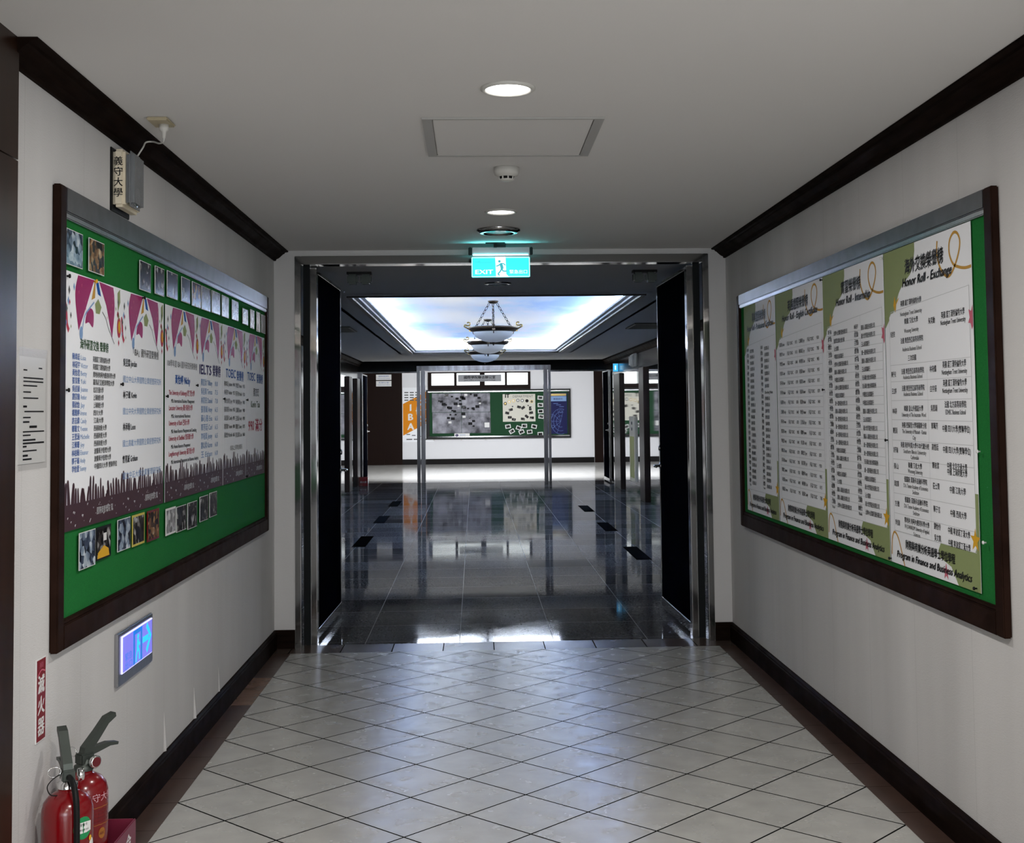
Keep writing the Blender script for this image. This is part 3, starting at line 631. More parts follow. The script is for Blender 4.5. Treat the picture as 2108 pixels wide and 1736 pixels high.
mb = MB(); rect(mb, far(0.09, 1.0, 0.0605), 0, 0, 0.135, 0.135, 0, 0); mb.build('white_card', PAPERW, t)
mb = MB(); sh = far(-0.74, 0.745, 0.1185); ellip(mb, sh, 0.07, 0.05, 0.04, 0.035, 0, 0); text(mb, sh, 'f', 0.07, 0.03, 0.06, 0.0005, 1, 'C'); text(mb, sh, '國際商管', 0.15, 0.04, 0.04, 0, 2); tag(printed('name_strip', MB().box((-0.74, YF-0.118, 0.745), (-0.32, YF-0.112, 0.845)), PAPERW, (mb, [INKN, PAPERW, INKL])), 'white strip card with dark round mark on the far board rail', 'sign')
# IT department poster
mb = MB(); sh = far(0.60, 1.15, PY+0.0025)
text(mb, sh, 'IT', 0.07, 0.66, 0.15, 0, 0, 'L', 0.12, bold=0.012); text(mb, sh, 'DEPARTMENT', 0.28, 0.665, 0.09, 0, 1, 'L', 0.56)
for i, (x, y) in enumerate(((0.07, 0.50), (0.18, 0.55), (0.30, 0.575), (0.42, 0.585), (0.54, 0.58), (0.67, 0.57), (0.80, 0.55))): ellip(mb, sh, x, y, 0.045, 0.045, 0, (0, 2, 2, 1, 1, 3, 2)[i]); ellip(mb, sh, x, y, 0.028, 0.028, 0.0004, (2, 4, 4, 4, 4, 0, 1)[i])
for i, (x, y, a) in enumerate(((0.22, 0.33, 0.2), (0.45, 0.40, -0.3), (0.56, 0.38, 0.6), (0.76, 0.36, 1.5), (0.12, 0.24, -0.2), (0.78, 0.24, 0.2), (0.19, 0.12, 0), (0.66, 0.14, -0.7), (0.80, 0.10, 0), (0.30, 0.06, -0.2), (0.55, 0.07, -0.15), (0.27, 0.42, 0), (0.70, 0.44, 0))):
    c, s_ = math.cos(a), math.sin(a); wv, hv = (0.055, 0.035) if i < 11 else (0.02, 0.015)
    flat(mb, sh, [(x+px*c-py*s_, y+px*s_+py*c) for px, py in ((-wv, -hv), (wv, -hv), (wv, hv), (-wv, hv))], 0.0003, 5)
tag(printed('department_poster', MB().box((0.60, YF-PY-0.002, 1.15), (1.50, YF-PY, 1.91)), rgb('cream_paper', 208, 206, 194, 0.6), (mb, [INK, INKG, BRASS, WOODF, PAPERW, PH_DARK])), 'cream department poster with round emblems and photos on the far board', 'poster')
for i, (x, z, a) in enumerate(((0.74, 1.02, 0.15), (0.845, 0.885, 0.5), (1.035, 0.975, -0.35), (1.19, 1.03, 0.0), (1.46, 1.01, -0.2), (1.11, 0.865, 0.4), (1.335, 0.865, 0.1), (1.63, 0.80, 0.05), (1.64, 1.80, -0.1), (1.64, 1.60, 0.0), (1.645, 1.43, 0.05), (1.66, 1.28, -0.1))):
    c, s_ = math.cos(a), math.sin(a); mb = MB(); sh = far(x, z, PY+0.001)
    for (wv, hv, hh, mi) in ((0.075, 0.055, 0, 0), (0.052, 0.034, 0.0012, 1)):
        flat(mb, sh, [(px*c-py*s_, px*s_+py*c) for px, py in ((-wv, -hv), (wv, -hv), (wv, hv), (-wv, hv))], hh, mi)
    nth = ('first', 'second', 'third', 'fourth', 'fifth', 'sixth', 'seventh', 'eighth')
    lab = ('small bordered photo, %s from the left under the cream poster' % ('first', 'second', 'third', 'fifth', 'seventh', 'fourth', 'sixth', 'last')[i]) if i < 8 else ('small bordered photo, %s from the top beside the cream poster' % nth[i-8])
    tag(mb.build('photo_print', [PAPERW, PH_DARK], recalc=False), lab, 'photo', 'white bordered photos on the far board')
mb = MB(); sh = far(1.80, 0.80, PY+0.0025)
rect(mb, sh, 0.10, 0.90, 0.56, 1.04, 0, 0); rect(mb, sh, 0.10, 1.05, 0.56, 1.11, 0, 2); text(mb, sh, '專題研究', 0.33, 0.94, 0.06, 0.0005, 3, 'C', 0.26)
for z, x in ((0.83, 0.2), (0.79, 0.28), (0.74, 0.36)): rect(mb, sh, x, z, x+0.13, z+0.015, 0, 1)
for r in (0.12, 0.2, 0.27): strip(mb, sh, [(0.4+r*math.cos(a), 0.34+r*1.3*math.sin(a)) for a in [1.2+i*0.35 for i in range(12)]], 0.008, 0, 1, 3)
for a in range(6): strip(mb, sh, [(0.4, 0.34), (0.4+0.27*math.cos(1.3+a*0.6), 0.34+0.35*math.sin(1.3+a*0.6))], 0.006, 0.0002, 1, 1)
for x, y in ((0.15, 0.5), (0.18, 0.2), (0.40, 0.62), (0.12, 0.33)): strip(mb, sh, [(x+0.04*math.cos(k*0.7), y+0.04*math.sin(k*0.7)) for k in range(10)], 0.007, 0.0003, 1, 2)
tag(printed('network_poster', MB().box((1.80, YF-PY-0.002, 0.80), (2.38, YF-PY, 1.93)), rgb('deep_blue_paper', 22, 24, 74, 0.5), (mb, [INKL, INKB, BRASS, INKN])), 'deep blue poster with line network at the right of the far board', 'poster')
# orange poster at the left of the far wall
mb = MB(); sh = far(-2.16, 0.62, 0.0045)
flat(mb, sh, [(0.01, 0.18), (0.86, 0.62), (0.86, 1.50), (0.01, 1.05)], 0, 0)
for s_, z in (('I', 0.86), ('B', 0.60), ('A', 0.34)): text(mb, sh, s_, 0.22, z, 0.26, 0.0006, 1, 'C', bold=0.02)
for r in (0.26, 0.19): strip(mb, sh, [(0.60+r*0.8*math.cos(k*0.42), 0.86+r*1.25*math.sin(k*0.42)) for k in range(16)], 0.03, 0.0008, 1, 3)
strip(mb, sh, [(0.36, 0.86), (0.84, 0.92)], 0.025, 0.001, 1, 1); strip(mb, sh, [(0.58, 0.55), (0.62, 1.18)], 0.025, 0.0012, 1, 1)
for k in range(4):
    for j in range(5): rect(mb, sh, 0.05+j*0.15, 1.14+k*0.07, 0.05+j*0.15+0.11, 1.17+k*0.07, 0.0001, 2)
for k in range(3): rect(mb, sh, 0.10+0.2*k, 0.06, 0.26+0.2*k, 0.09, 0.0001, 2); rect(mb, sh, 0.1+0.15*k, 0.20-0.03*k, 0.2+0.15*k, 0.225-0.03*k, 0.0011, 2)
tag(printed('wall_poster', MB().box((-2.16, YF-0.004, 0.62), (-1.30, YF, 2.12)), PAPER, (mb, [ORANGE, PAPERW, INKG])), 'white poster with orange slanted band on the far wall behind the portal post', 'poster')

# ------------------------------------------------------------------ left notice board
def board_frame(name, label, xs, sx, y0, y1, z0, z1, fr, inner_z1):
    """xs wall plane, sx = +1 if the room lies towards +x"""
    t = thing(name, label, 'notice board', (xs+sx*0.02, (y0+y1)/2, z0)); T = 0.026
    MB().box((xs, y0+0.02, z0+0.02), (xs+sx*0.010, y1-0.02, z1-0.02)).build('felt', GREEN, t)
    for nm, a, b in (('top_frame', (y0+fr, inner_z1+0.012), (y1-fr, z1)), ('bottom_frame', (y0+fr, z0), (y1-fr, z0+0.075)), ('side_frame', (y0, z0), (y0+fr, z1)), ('side_frame', (y1-fr, z0), (y1, z1))):
        MB().box((xs, a[0], a[1]), (xs+sx*T, b[0], b[1]), 0, 0.004).build(nm, WOODG if nm == 'top_frame' else WOODF, t)
    MB().box((xs, y0+fr, inner_z1-0.006), (xs+sx*0.022, y1-fr, inner_z1+0.012), 0, 0.003).build('rail', BRUSH, t)
    MB().box((xs, y0+fr, z0+0.075), (xs+sx*0.022, y1-fr, z0+0.088), 0, 0.003).build('rail', WOODF, t)
    return t
board_frame('notice_board', 'long green felt notice board in brown frame on the left wall', XL, 1, -1.069, 2.69, 0.768, 2.172, 0.058, 2.082)
board_frame('notice_board', 'long green felt notice board in brown frame on the right wall', XR, -1, -1.083, 2.62, 0.763, 2.150, 0.060, 2.076)
XPL = XL+0.016; XPR = XR-0.016
def lsheet(y, z, h=0.0): return Sheet((XPL+h, y, z), (0, 1, 0), (0, 0, 1), (1, 0, 0))
def rsheet(y, z, h=0.0): return Sheet((XPR-h, y, z), (0, -1, 0), (0, 0, 1), (-1, 0, 0))
LZ0, LZ1, LW = 1.118, 1.918, 0.601
def left_poster(y0, k, label, rows):
    h0 = 0.002*((5-k) % 2)
    base = MB().box((XPL-0.001+h0, y0, LZ0), (XPL+h0, y0+LW, LZ1))
    sh = lsheet(y0, LZ0, h0+0.0005); mb = MB(); Ht = LZ1-LZ0; rng = random.Random(11)
    v = lambda o: Ht-o
    flat(mb, sh, [(p.x, p.y) for p in smooth([(0.125, v(0.004)), (0.10, v(0.05)), (0.104, v(0.10)), (0.133, v(0.178))], 5)]+[(0.21, v(0.095)), (0.29, v(0.002))], 0, 0)
    flat(mb, sh, [(0.343, v(0.002)), (0.505, v(0.006))]+[(p.x, p.y) for p in smooth([(0.516, v(0.03)), (0.520, v(0.09)), (0.493, v(0.182))], 5)]+[(0.425, v(0.075))], 0, 0)
    flat(mb, sh, [(0.295, v(0.008)), (0.305, v(0.005)), (0.30, v(0.06)), (0.262, v(0.07))], 0, 1)
    flat(mb, sh, [(0.308, v(0.004)), (0.338, v(0.006)), (0.365, v(0.05)), (0.33, v(0.045))], 0, 2)
    flat(mb, sh, [(0.30, v(0.08)), (0.335, v(0.06)), (0.37, v(0.085)), (0.35, v(0.11)), (0.31, v(0.11))], 0, 3)
    flat(mb, sh, [(p.x, p.y) for p in smooth([(0.20, v(0.15)), (0.215, v(0.115)), (0.25, v(0.098)), (0.285, v(0.11)), (0.28, v(0.158)), (0.235, v(0.145))], 4, True)], 0, 0)
    strip(mb, sh, [(0.38, v(0.10)), (0.42, v(0.12)), (0.45, v(0.15)), (0.485, v(0.175)), (0.52, v(0.20))], 0.004, 0, 6)
    strip(mb, sh, [(0.29, v(0.075)), (0.24, v(0.10)), (0.19, v(0.13)), (0.165, v(0.19))], 0.006, 0.0003, 5)
    ellip(mb, sh, 0.158, v(0.185), 0.016, 0.022, 0.0004, 5)
    ellip(mb, sh, 0.575, v(0.140), 0.024, 0.036, 0, 4); ellip(mb, sh, 0.577, v(0.138), 0.013, 0.022, 0.0004, 7)
    strip(mb, sh, [(0.004, v(0.10)), (0.016, v(0.13)), (0.022, v(0.165)), (0.04, v(0.185))], 0.018, 0, 4, 4)
    flat(mb, sh, [(0.555, v(0.02)), (0.585, v(0.004)), (0.59, v(0.05)), (0.56, v(0.085))], 0, 3)
    for i in range(16):
        a, b, r = rng.choice((rng.uniform(0.01, 0.09), rng.uniform(0.53, 0.6))), rng.uniform(0.02, 0.2), rng.uniform(0.004, 0.010)
        flat(mb, sh, [(a-r, v(b)), (a, v(b)-1.6*r), (a+r, v(b)), (a, v(b)+1.6*r)], 0.0002, (3, 5, 6, 4)[i % 4])
    for i in range(9): a = rng.uniform(0.13, 0.2); flat(mb, sh, [(a+0.3*(i % 2), v(0.03+0.012*i)), (a+0.3*(i % 2)+0.006, v(0.026+0.012*i)), (a+0.3*(i % 2)+0.004, v(0.04+0.012*i))], 0.0004, 8)
    art = mb
    # crowd of raised hands over the purple foot band
    mb = MB(); rect(mb, sh, 0.0, 0.0, LW, 0.080, 0, 0); rng = random.Random(5); x = 0.0
    cl = lambda a: min(LW, max(0.0, a))
    while x < LW-0.01:
        fw_ = rng.uniform(0.016, 0.026); tp = rng.uniform(0.118, 0.160) if x < 0.38 else rng.uniform(0.100, 0.140); ln = rng.uniform(-0.010, 0.012); wb = fw_*1.25
        pts = [(x, 0.076), (x+wb, 0.076), (x+wb*0.92+ln*0.5, 0.076+(tp-0.076)*0.5)]
        for k in range(7): a = PI*k/6; pts.append((x+wb/2+ln+fw_*0.42*math.cos(a), tp-0.012+0.012*math.sin(a)))
        pts.append((x+wb*0.08+ln*0.5, 0.076+(tp-0.076)*0.5))
        flat(mb, sh, [(cl(a), b) for a, b in pts], 0.0002, 0)
        x += wb*rng.uniform(1.0, 1.28)
    for i in range(26): a, b, r = rng.uniform(0.02, LW-0.02), rng.uniform(0.008, 0.07), rng.uniform(0.0015, 0.004); flat(mb, sh, [(a-r, b), (a, b-r), (a+2*r, b+r), (a, b+r)], 0.0006, 1)
    text(mb, sh, '國際商管學院 賀', 0.42, 0.030, 0.026, 0.0008, 1, 'C', 0.18)
    hands = mb
    mb = MB()
    for s_, a, z, size, wd, mi, al, bold in rows: text(mb, sh, s_, a, z-LZ0, size, 0.0004, mi, al, wd, bold=bold)
    o = printed('honor_poster', base, PAPER, (art, [MAG, GOLD, INKBB, OLIVE, INKR, INKL, INKG, STAR, PINK]), (hands, [PURP, RULE]), (mb, [INK, INKB, INKL, INKR, INKBB, INKN, INKG, INKGR]))
    return tag(o, label, 'poster', 'white honour posters on the left board')
en = ['Lisa', 'Victor', 'Betty', 'Yuki', 'Joanne', 'Amber', 'Jay', 'Irene', 'Candy', 'Yvonne', 'Michelle', 'Joy', 'Eleanor', 'Andy', 'Sunny']
zh = ['陳韋廷', '林冠宇', '黃怡君', '張家豪', '吳佳穎', '劉宗翰', '蔡欣怡', '楊雅婷', '許志偉', '鄭雅文', '王思涵', '江佩珊', '林柏翰', '郭子瑜', '李怡萱']
un = ['英國諾丁漢特倫特大學', '英國諾丁漢特倫特大學', '奧地利約阿內應用科學大學', '羅馬尼亞經濟學院大學', '北京交通大學', '上海財經大學', '上海財經大學', '四川大學', '江南大學', '西南財經大學', '西南財經大學', '西南財經大學', '波蘭華沙管理大學', '波蘭華沙管理大學', '中國四川大學 雙聯學位']
wu = [0.19, 0.19, 0.25, 0.235, 0.11, 0.11, 0.11, 0.10, 0.105, 0.14, 0.14, 0.14, 0.185, 0.185, 0.255]
rows = [('海外研習交換 榮譽榜', 0.30, 1.686, 0.036, 0.30, 7, 'C', 0.0025)]
for i in range(15):
    z = 1.648-0.0251*i
    rows += [(zh[i], 0.075, z, 0.023, 0.072, 1, 'L', 0.0015), (en[i], 0.156, z, 0.022, 0.010*len(en[i])+0.012, 2, 'L', 0), (un[i], 0.28+0.0016*i, z, 0.021, wu[i], 6, 'L', 0.001)]
left_poster(-1.004, 0, 'white honour poster with a long two-column name list, first beside the near board edge', rows)
rows = [('「IBA」國外研習榮譽榜', 0.34, 1.690, 0.034, 0.36, 6, 'C', 0.001)]
for i, (a, b, c) in enumerate((('吳昱霖 Jordan', '國立中山大學國際企業經營研究所', 0.22), ('林子維 Kevin', '國立中央大學國際企業經營研究所', 0.22), ('林承翰 Leon', '國立高雄大學國際企業經營研究所', 0.20), ('曾育誠 Graham', '國立中正大學企業管理研究所', 0.24))):
    rows += [(a, 0.03, 1.648-0.115*i, 0.030, c*0.8, 0, 'L', 0.0015), (b, 0.03, 1.590-0.115*i, 0.027, 0.53, 2, 'L', 0)]
left_poster(-0.398, 1, 'white honour poster with four black names between pale blue lines, second on the board', rows)
rows = [('108學年度 IBA 國外研究所榮譽榜', 0.30, 1.670, 0.032, 0.54, 6, 'C', 0), ('黃怡婷 Nicky', 0.30, 1.602, 0.042, 0.27, 4, 'C', 0.003)]
for i, (a, b) in enumerate((('The University of Edinburgh 愛丁堡大學', 'MSc International Business Management'), ('Lancaster University 蘭卡斯特大學', 'MSc International Business'), ('University of Bath 巴斯大學', 'MSc Human Resource Management and Consulting'), ('University of Sheffield 雪菲爾大學', 'MSc Human Resource Management'), ('Loughborough University 羅浮堡大學', 'MSc International Management and Business Analytics'))):
    rows += [(a, 0.06, 1.552-0.063*i, 0.028, (0.46, 0.42, 0.36, 0.44, 0.46)[i], 3, 'L', 0.001), (b, 0.10, 1.520-0.063*i, 0.022, (0.42, 0.34, 0.46, 0.34, 0.50)[i], 0, 'L', 0.0008)]
left_poster(0.222, 2, 'white honour poster with red university lines, third on the board', rows)
rows = [('IELTS', 0.085, 1.655, 0.062, 0.25, 5, 'L', 0.006), ('榮譽榜', 0.365, 1.655, 0.060, 0.18, 5, 'L', 0.004)]
for i, (a, b) in enumerate(zip(('陳宣汝 Tiffany', '吳佳真 Teresa', '林家安 Daniel', '張育綺 Amy', '蘇心慈 Eva', '郭芳廷 Carl', '李宛真 Jenny', '劉以柔 Karen', '王 Ethan'), ('8.0', '7.5', '7.0', '6.5', '6.5', '6.5', '6.5', '6.0', '6.0'))):
    rows += [(a, 0.115, 1.605-0.0415*i, 0.034, 0.24, 2, 'L', 0.001), (b, 0.42, 1.605-0.0415*i, 0.032, 0.06, 2, 'L', 0.001)]
left_poster(0.768, 3, 'white honour poster with navy heading and pale blue scores, fourth on the board', rows)
rows = [('TOEIC', 0.07, 1.655, 0.062, 0.25, 4, 'L', 0.0035), ('榮譽榜', 0.35, 1.648, 0.058, 0.19, 4, 'L', 0.003), ('恭喜以上同學金榜題名', 0.34, 1.285, 0.028, 0.32, 6, 'C', 0)]
for i in range(7):
    rows += [(zh[i]+' '+en[(i+4) % 15], 0.03, 1.612-0.043*i, 0.028, 0.20, 6, 'L', 0.001), (('940', '925', '910', '905', '895', '880', '865')[i], 0.25, 1.612-0.043*i, 0.026, 0.05, 0, 'L', 0.001), (zh[14-i]+' '+en[(i+9) % 15], 0.32, 1.608-0.043*i, 0.028, 0.17, 6, 'L', 0.001), (('935', '920', '905', '900', '890', '875', '860')[i], 0.52, 1.608-0.043*i, 0.026, 0.06, 0, 'L', 0.001)]
left_poster(1.368, 4, 'white honour poster with blue heading over seven score rows, fifth on the board', rows)
rows = [('TOEIC', 0.05, 1.655, 0.064, 0.24, 4, 'L', 0.0035), ('榮譽榜', 0.34, 1.648, 0.060, 0.20, 4, 'L', 0.003), ('蔡志宏', 0.32, 1.572, 0.050, 0.17, 0, 'C', 0.002), ('Kevin Tsai', 0.30, 1.505, 0.052, 0.28, 7, 'C', 0.002), ('990 滿分', 0.30, 1.375, 0.078, 0.44, 3, 'C', 0.004)]
left_poster(1.985, 5, 'white honour poster with large red score, last at the far end of the board', rows)

def photo(kind, sheet, x0, z0, x1, z1, m, label, group, border=None):
    mb = MB(); sh = sheet(0, 0); pr = 0.0045
    mb.prism([(x0, z0), (x1, z0), (x1, z1), (x0, z1)], lambda a, b, t_: sh.at(a, b, t_), pr-0.002, pr, 0)
    b = 0.0022 if border is None else 0.008
    rect(mb, sh, x0+b, z0+b, x1-b, z1-b, pr+0.0003, 1)
    return tag(mb.build('photo_print', [border or PAPERW, m]), label, 'photo', group)
TOP = [(-1.0, -0.841, 1.937, 2.048), (-0.778, -0.612, 1.94, 2.049), (-0.17, -0.013, 1.94, 2.05), (0.052, 0.194, 1.945, 2.055), (0.241, 0.418, 1.951, 2.058), (0.488, 0.648, 1.954, 2.060), (0.685, 0.858, 1.952, 2.060), (0.878, 1.064, 1.952, 2.060), (1.096, 1.288, 1.954, 2.060), (1.331, 1.501, 1.954, 2.060), (1.586, 1.758, 1.958, 2.060), (1.877, 2.037, 1.955, 2.040), (2.106, 2.232, 1.948, 2.053), (2.304, 2.421, 1.942, 2.055), (2.464, 2.600, 1.944, 2.052)]
ORD = ['first', 'second', 'third', 'fourth', 'fifth', 'sixth', 'seventh', 'eighth', 'ninth', 'tenth', 'eleventh', 'twelfth', 'thirteenth', 'fourteenth', 'last']
tm = [PH_BLUE, PH_WARM, PH_DARK, PH_DARK, PH_DARK, PH_DARK, PH_WARM, PH_DARK, PH_PALE_GLARE, PH_PALE_GLARE, PH_PALE_GLARE, PH_PALE_GLARE, PH_PALE_GLARE, PH_PALE_GLARE, PH_DARK]
tl = ['bluish crowd photo', 'warm dark crowd photo', 'dark photo', 'dark photo', 'dark photo', 'dark photo', 'photo', 'dark photo', 'pale glossy photo', 'pale glossy photo', 'pale glossy photo', 'pale photo', 'pale photo', 'pale photo', 'dark photo']  # the pale ones have glare put into their print colour
for i, q in enumerate(TOP):
    photo('top', lsheet, q[0], q[2], q[1], q[3], tm[i], '%s, %s from the near end above the left posters' % (tl[i], ORD[i]), 'photos in the row above the left posters')
BOT = [(-0.856, -0.691, 0.985, 1.102), (-0.681, -0.518, 0.993, 1.102), (-0.438, -0.28, 0.995, 1.106), (-0.254, -0.089, 0.992, 1.106), (-0.048, 0.126, 0.988, 1.105), (0.233, 0.395, 0.983, 1.091), (0.411, 0.585, 0.979, 1.085), (0.612, 0.79, 0.972, 1.086), (0.848, 1.021, 0.983, 1.096), (1.053, 1.217, 0.986, 1.10)]
bm_ = [PH_BLUE, PH_DARK, PH_BLUE, PH_DARK, PH_WARM, PH_PALE_GLARE, PH_DARK, PH_DARK, PH_DARK, PH_DARK]
bl = ['blue and black photo', 'black photo with yellow shape', 'bluish white photo', 'yellow-bordered photo', 'red-edged photo', 'white-bordered pale photo', 'dark photo', 'dark photo with light edge', 'dark photo', 'dark photo']
YEL = rgb('yellow_card', 196, 180, 84, 0.5)
for i, q in enumerate(BOT):
    o = photo('bottom', lsheet, q[0], q[2], q[1], q[3], bm_[i], '%s, %s from the near end below the left posters' % (bl[i], ORD[i] if i < 9 else 'last'), 'photos in the row below the left posters', {3: YEL, 4: RED, 1: BLK, 5: PAPERW}.get(i))
    if i == 1:
        mb = MB(); sh = lsheet(0, 0); flat(mb, sh, [(q[0]+0.01, q[2]+0.006), (q[1]-0.02, q[2]+0.006), (q[1]-0.03, q[2]+0.03), ((q[0]+q[1])/2, q[2]+0.045), (q[0]+0.015, q[2]+0.025)], 0.0052, 0)
        rect(mb, sh, q[0]+0.075, q[2]+0.06, q[0]+0.11, q[2]+0.085, 0.0052, 1); mb.build('picture_shapes', [STAR, PAPERW], o, recalc=False)
def pin(x, y, z, sx, m, label, group, r=0.006):
    mb = MB(); mb.lathe([(0, 0), (r*0.5, 0), (r*0.45, sx*0.006), (r, sx*0.008), (r*0.9, sx*0.012), (0, sx*0.0125)], (x, y, z), 10, axis='X')
    return tag(mb.build('push_pin', m), label, 'push pin', group)
for y, z, lab in ((-0.985, 1.90, 'black push pin at the top near corner of the first left poster'), (-0.985, 1.55, 'black push pin on the near edge of the first left poster'), (-0.405, 1.58, 'black push pin between the first and second left posters'), (0.235, 1.545, 'black push pin between the second and third left posters'), (0.775, 1.60, 'black push pin between the third and fourth left posters'), (1.372, 1.545, 'black push pin between the fourth and fifth left posters'), (1.995, 1.545, 'black push pin between the fifth and sixth left posters'), (1.985, 1.13, 'black push pin at the foot between the last two left posters'), (-0.715, 1.912, 'yellow push pin at the head of the first left poster'), (-0.12, 1.912, 'black push pin at the head of the second left poster')):
    pin(XPL+0.001, y, z, 1, STAR if 'yellow' in lab else BLK, lab, 'push pins on the left board', 0.007)

# ------------------------------------------------------------------ right notice board
RZ0, RZ1 = 0.872, 2.068
def right_poster(y1, y0, k, label, zt, ent, body, rules, vr):
    """y1 = far (left-hand) edge, y0 = near edge"""
    W = y1-y0; Ht = RZ1-RZ0; h0 = 0.0012*(k % 2)
    base = MB().box((XPR-h0, y0, RZ0), (XPR+0.001-h0, y1, RZ1))
    sh = rsheet(y1, RZ0, h0+0.0005); mb = MB(); kx = W/0.84
    def Q(pts): return [(a*kx, b) for a, b in pts]
    flat(mb, sh, Q([(0.0, Ht), (0.335, Ht)]+[(p.x, p.y) for p in smooth([(0.335, 1.165), (0.30, 1.095), (0.22, 1.06), (0.16, 1.025), (0.115, 0.97), (0.07, 0.945), (0.0, 0.90)], 4)]), 0, 0)
    flat(mb, sh, Q([(0.84, 0.0), (0.84, 0.315), (0.775, 0.315), (0.775, 0.135), (0.52, 0.135), (0.49, 0.10), (0.50, 0.075), (0.60, 0.055), (0.66, 0.0)]), 0, 0)
    flat(mb, sh, Q([(0.10, 0.985), (0.115, 1.02), (0.13, 0.985), (0.165, 1.04-0.03), (0.135, 1.0), (0.12, 0.95)]), 0.0002, 4)
    # table sheet
    flat(mb, sh, Q([(0.05, 0.125), (0.805, 0.125), (0.815, 0.14), (0.815, 0.985), (0.80, 1.0), (0.07, 0.955), (0.05, 0.94)]), 0.0003, 1)
    strip(mb, sh, Q([(0.05, 0.125), (0.815, 0.125), (0.815, 0.99), (0.065, 0.96), (0.05, 0.94), (0.05, 0.125)]), 0.0025, 0.0004, 2, 1)
    for z in rules: strip(mb, sh, Q([(0.05, z-RZ0), (0.812, z-RZ0)]), 0.0016, 0.0005, 2, 1)
    for a, b0, b1 in vr: strip(mb, sh, Q([(a, b0-RZ0), (a, b1-RZ0)]), 0.0016, 0.0005, 2, 1)
    # ribbons and stars
    strip(mb, sh, Q([(0.555, 1.17), (0.55, 1.13), (0.565, 1.09), (0.60, 1.055), (0.645, 1.037), (0.69, 1.055), (0.735, 1.10), (0.752, 1.14), (0.735, 1.17), (0.70, 1.178), (0.665, 1.155), (0.66, 1.115), (0.69, 1.075), (0.74, 1.058), (0.79, 1.05), (0.838, 1.05)]), 0.010, 0.0003, 3)
    strip(mb, sh, Q([(0.012, 0.03), (0.02, 0.09), (0.045, 0.118), (0.085, 0.10), (0.12, 0.05), (0.15, 0.0)]), 0.008, 0.0005, 3)
    flat(mb, sh, Q([(0.84, 0.925), (0.828, 0.905), (0.808, 0.912), (0.815, 0.885), (0.803, 0.868), (0.822, 0.866), (0.83, 0.845), (0.84, 0.855)]), 0.0007, 5)
    star(mb, sh, 0.808*kx, 0.165, 0.040, 0.0006, 6); star(mb, sh, 0.555*kx, 0.012+0.02, 0.03, 0.0006, 5)
    art = mb; mb = MB()
    text(mb, sh, zt[0], 0.42*kx, 1.094, 0.060, 0.0008, 0, 'C', zt[1]*kx, bold=0.008)
    text(mb, sh, ent[0], 0.44*kx, 1.044, 0.046, 0.0008, 0, 'C', ent[1]*kx, shear=0.22, bold=0.006)
    text(mb, sh, '財務與商業分析英語學士學位學程', 0.40*kx, 0.070, 0.036, 0.0008, 0, 'C', 0.47*kx, bold=0.006)
    text(mb, sh, 'Program in Finance and Business Analytics', 0.42*kx, 0.026, 0.036, 0.0008, 0, 'C', 0.70*kx, shear=0.2, bold=0.005)
    for s_, a, z, size, wd, al, mi in body: text(mb, sh, s_, a*kx, z-RZ0, size, 0.0008, mi, al, wd*kx if wd else None, bold=0.001)
    o = printed('honor_poster', base, PAPER, (art, [OLIVE, PAPER, RULE, GOLD, STAR, PINK, STAR]), (mb, [INK, INKG]))
    return tag(o, label, 'poster', 'honour rolls on the right board')
body = []
U1 = [(1.855, '英國 諾丁漢特倫特大學'), (1.817, 'Nottingham Trent University'), (1.786, '韓國 又松大學'), (1.752, 'Woosong University'), (1.715, '法國 奧登西亞高等商學院'), (1.684, 'Audencia Business School'), (1.648, '三次四國'),
      (1.600, '法國 奧登西亞高等商學院'), (1.580, 'Audencia Business School'), (1.537, '法國 奧登西亞高等商學院'), (1.517, 'Audencia Business School'), (1.462, '韓國 釜山外國語大學'), (1.440, 'University of The Incarnate Word'),
      (1.400, '美國 密蘇里大學堪薩斯分校'), (1.378, 'The University of Missouri - Kansas'), (1.356, 'City'), (1.326, '美國 南伊利諾大學卡本代爾分校'), (1.304, 'Southern Illinois University'), (1.284, 'Carbondale'), (1.252, '韓國 又松大學'), (1.232, 'Woosong University'),
      (1.198, '俄羅斯 莫斯科金融科學院'), (1.176, 'D.A. Tsenov Academy of Economics'), (1.156, 'Svishtov'), (1.122, '俄羅斯 莫斯科金融科學院'), (1.100, 'D.A. Tsenov Academy of Economics'), (1.080, 'Svishtov'), (1.046, '奧地利 約阿內應用科學大學'), (1.024, 'FH JOANNEUM University of Applied'), (1.003, 'Sciences')]
for z, s_ in U1:
    zh_ = ord(s_[0]) > 256; n = len(s_)
    body.append((s_, 0.285, z-0.008, 0.0235 if zh_ else 0.0215, (0.0185*n+0.01 if zh_ else min(0.245, 0.0082*n)), 'C', 0 if zh_ else 1))
for z, s_ in ((1.745, '吳哲安'), (1.592, '陳予安'), (1.528, '王立婷'), (1.452, '林詩'), (1.378, '劉昱廷'), (1.304, '許芳瑜'), (1.242, '蔡山'), (1.176, '周宜蓁'), (1.100, '方雅'), (1.028, '李佳穎')): body.append((s_, 0.06, z-0.008, 0.024, 0.05, 'L', 0))
for z, s_ in ((1.770, '朱奕勳'), (1.600, '林宛儒'), (1.530, '白宇辰'), (1.462, '吳思穎'), (1.400, '郭珮芳'), (1.326, '高愷廷'), (1.262, '鄭依潔'), (1.190, '莊士賢'), (1.110, '陳子言'), (1.050, '劉怡伶'), (1.010, '吳文凱')): body.append((s_, 0.455, z-0.008, 0.025, 0.062, 'L', 0))
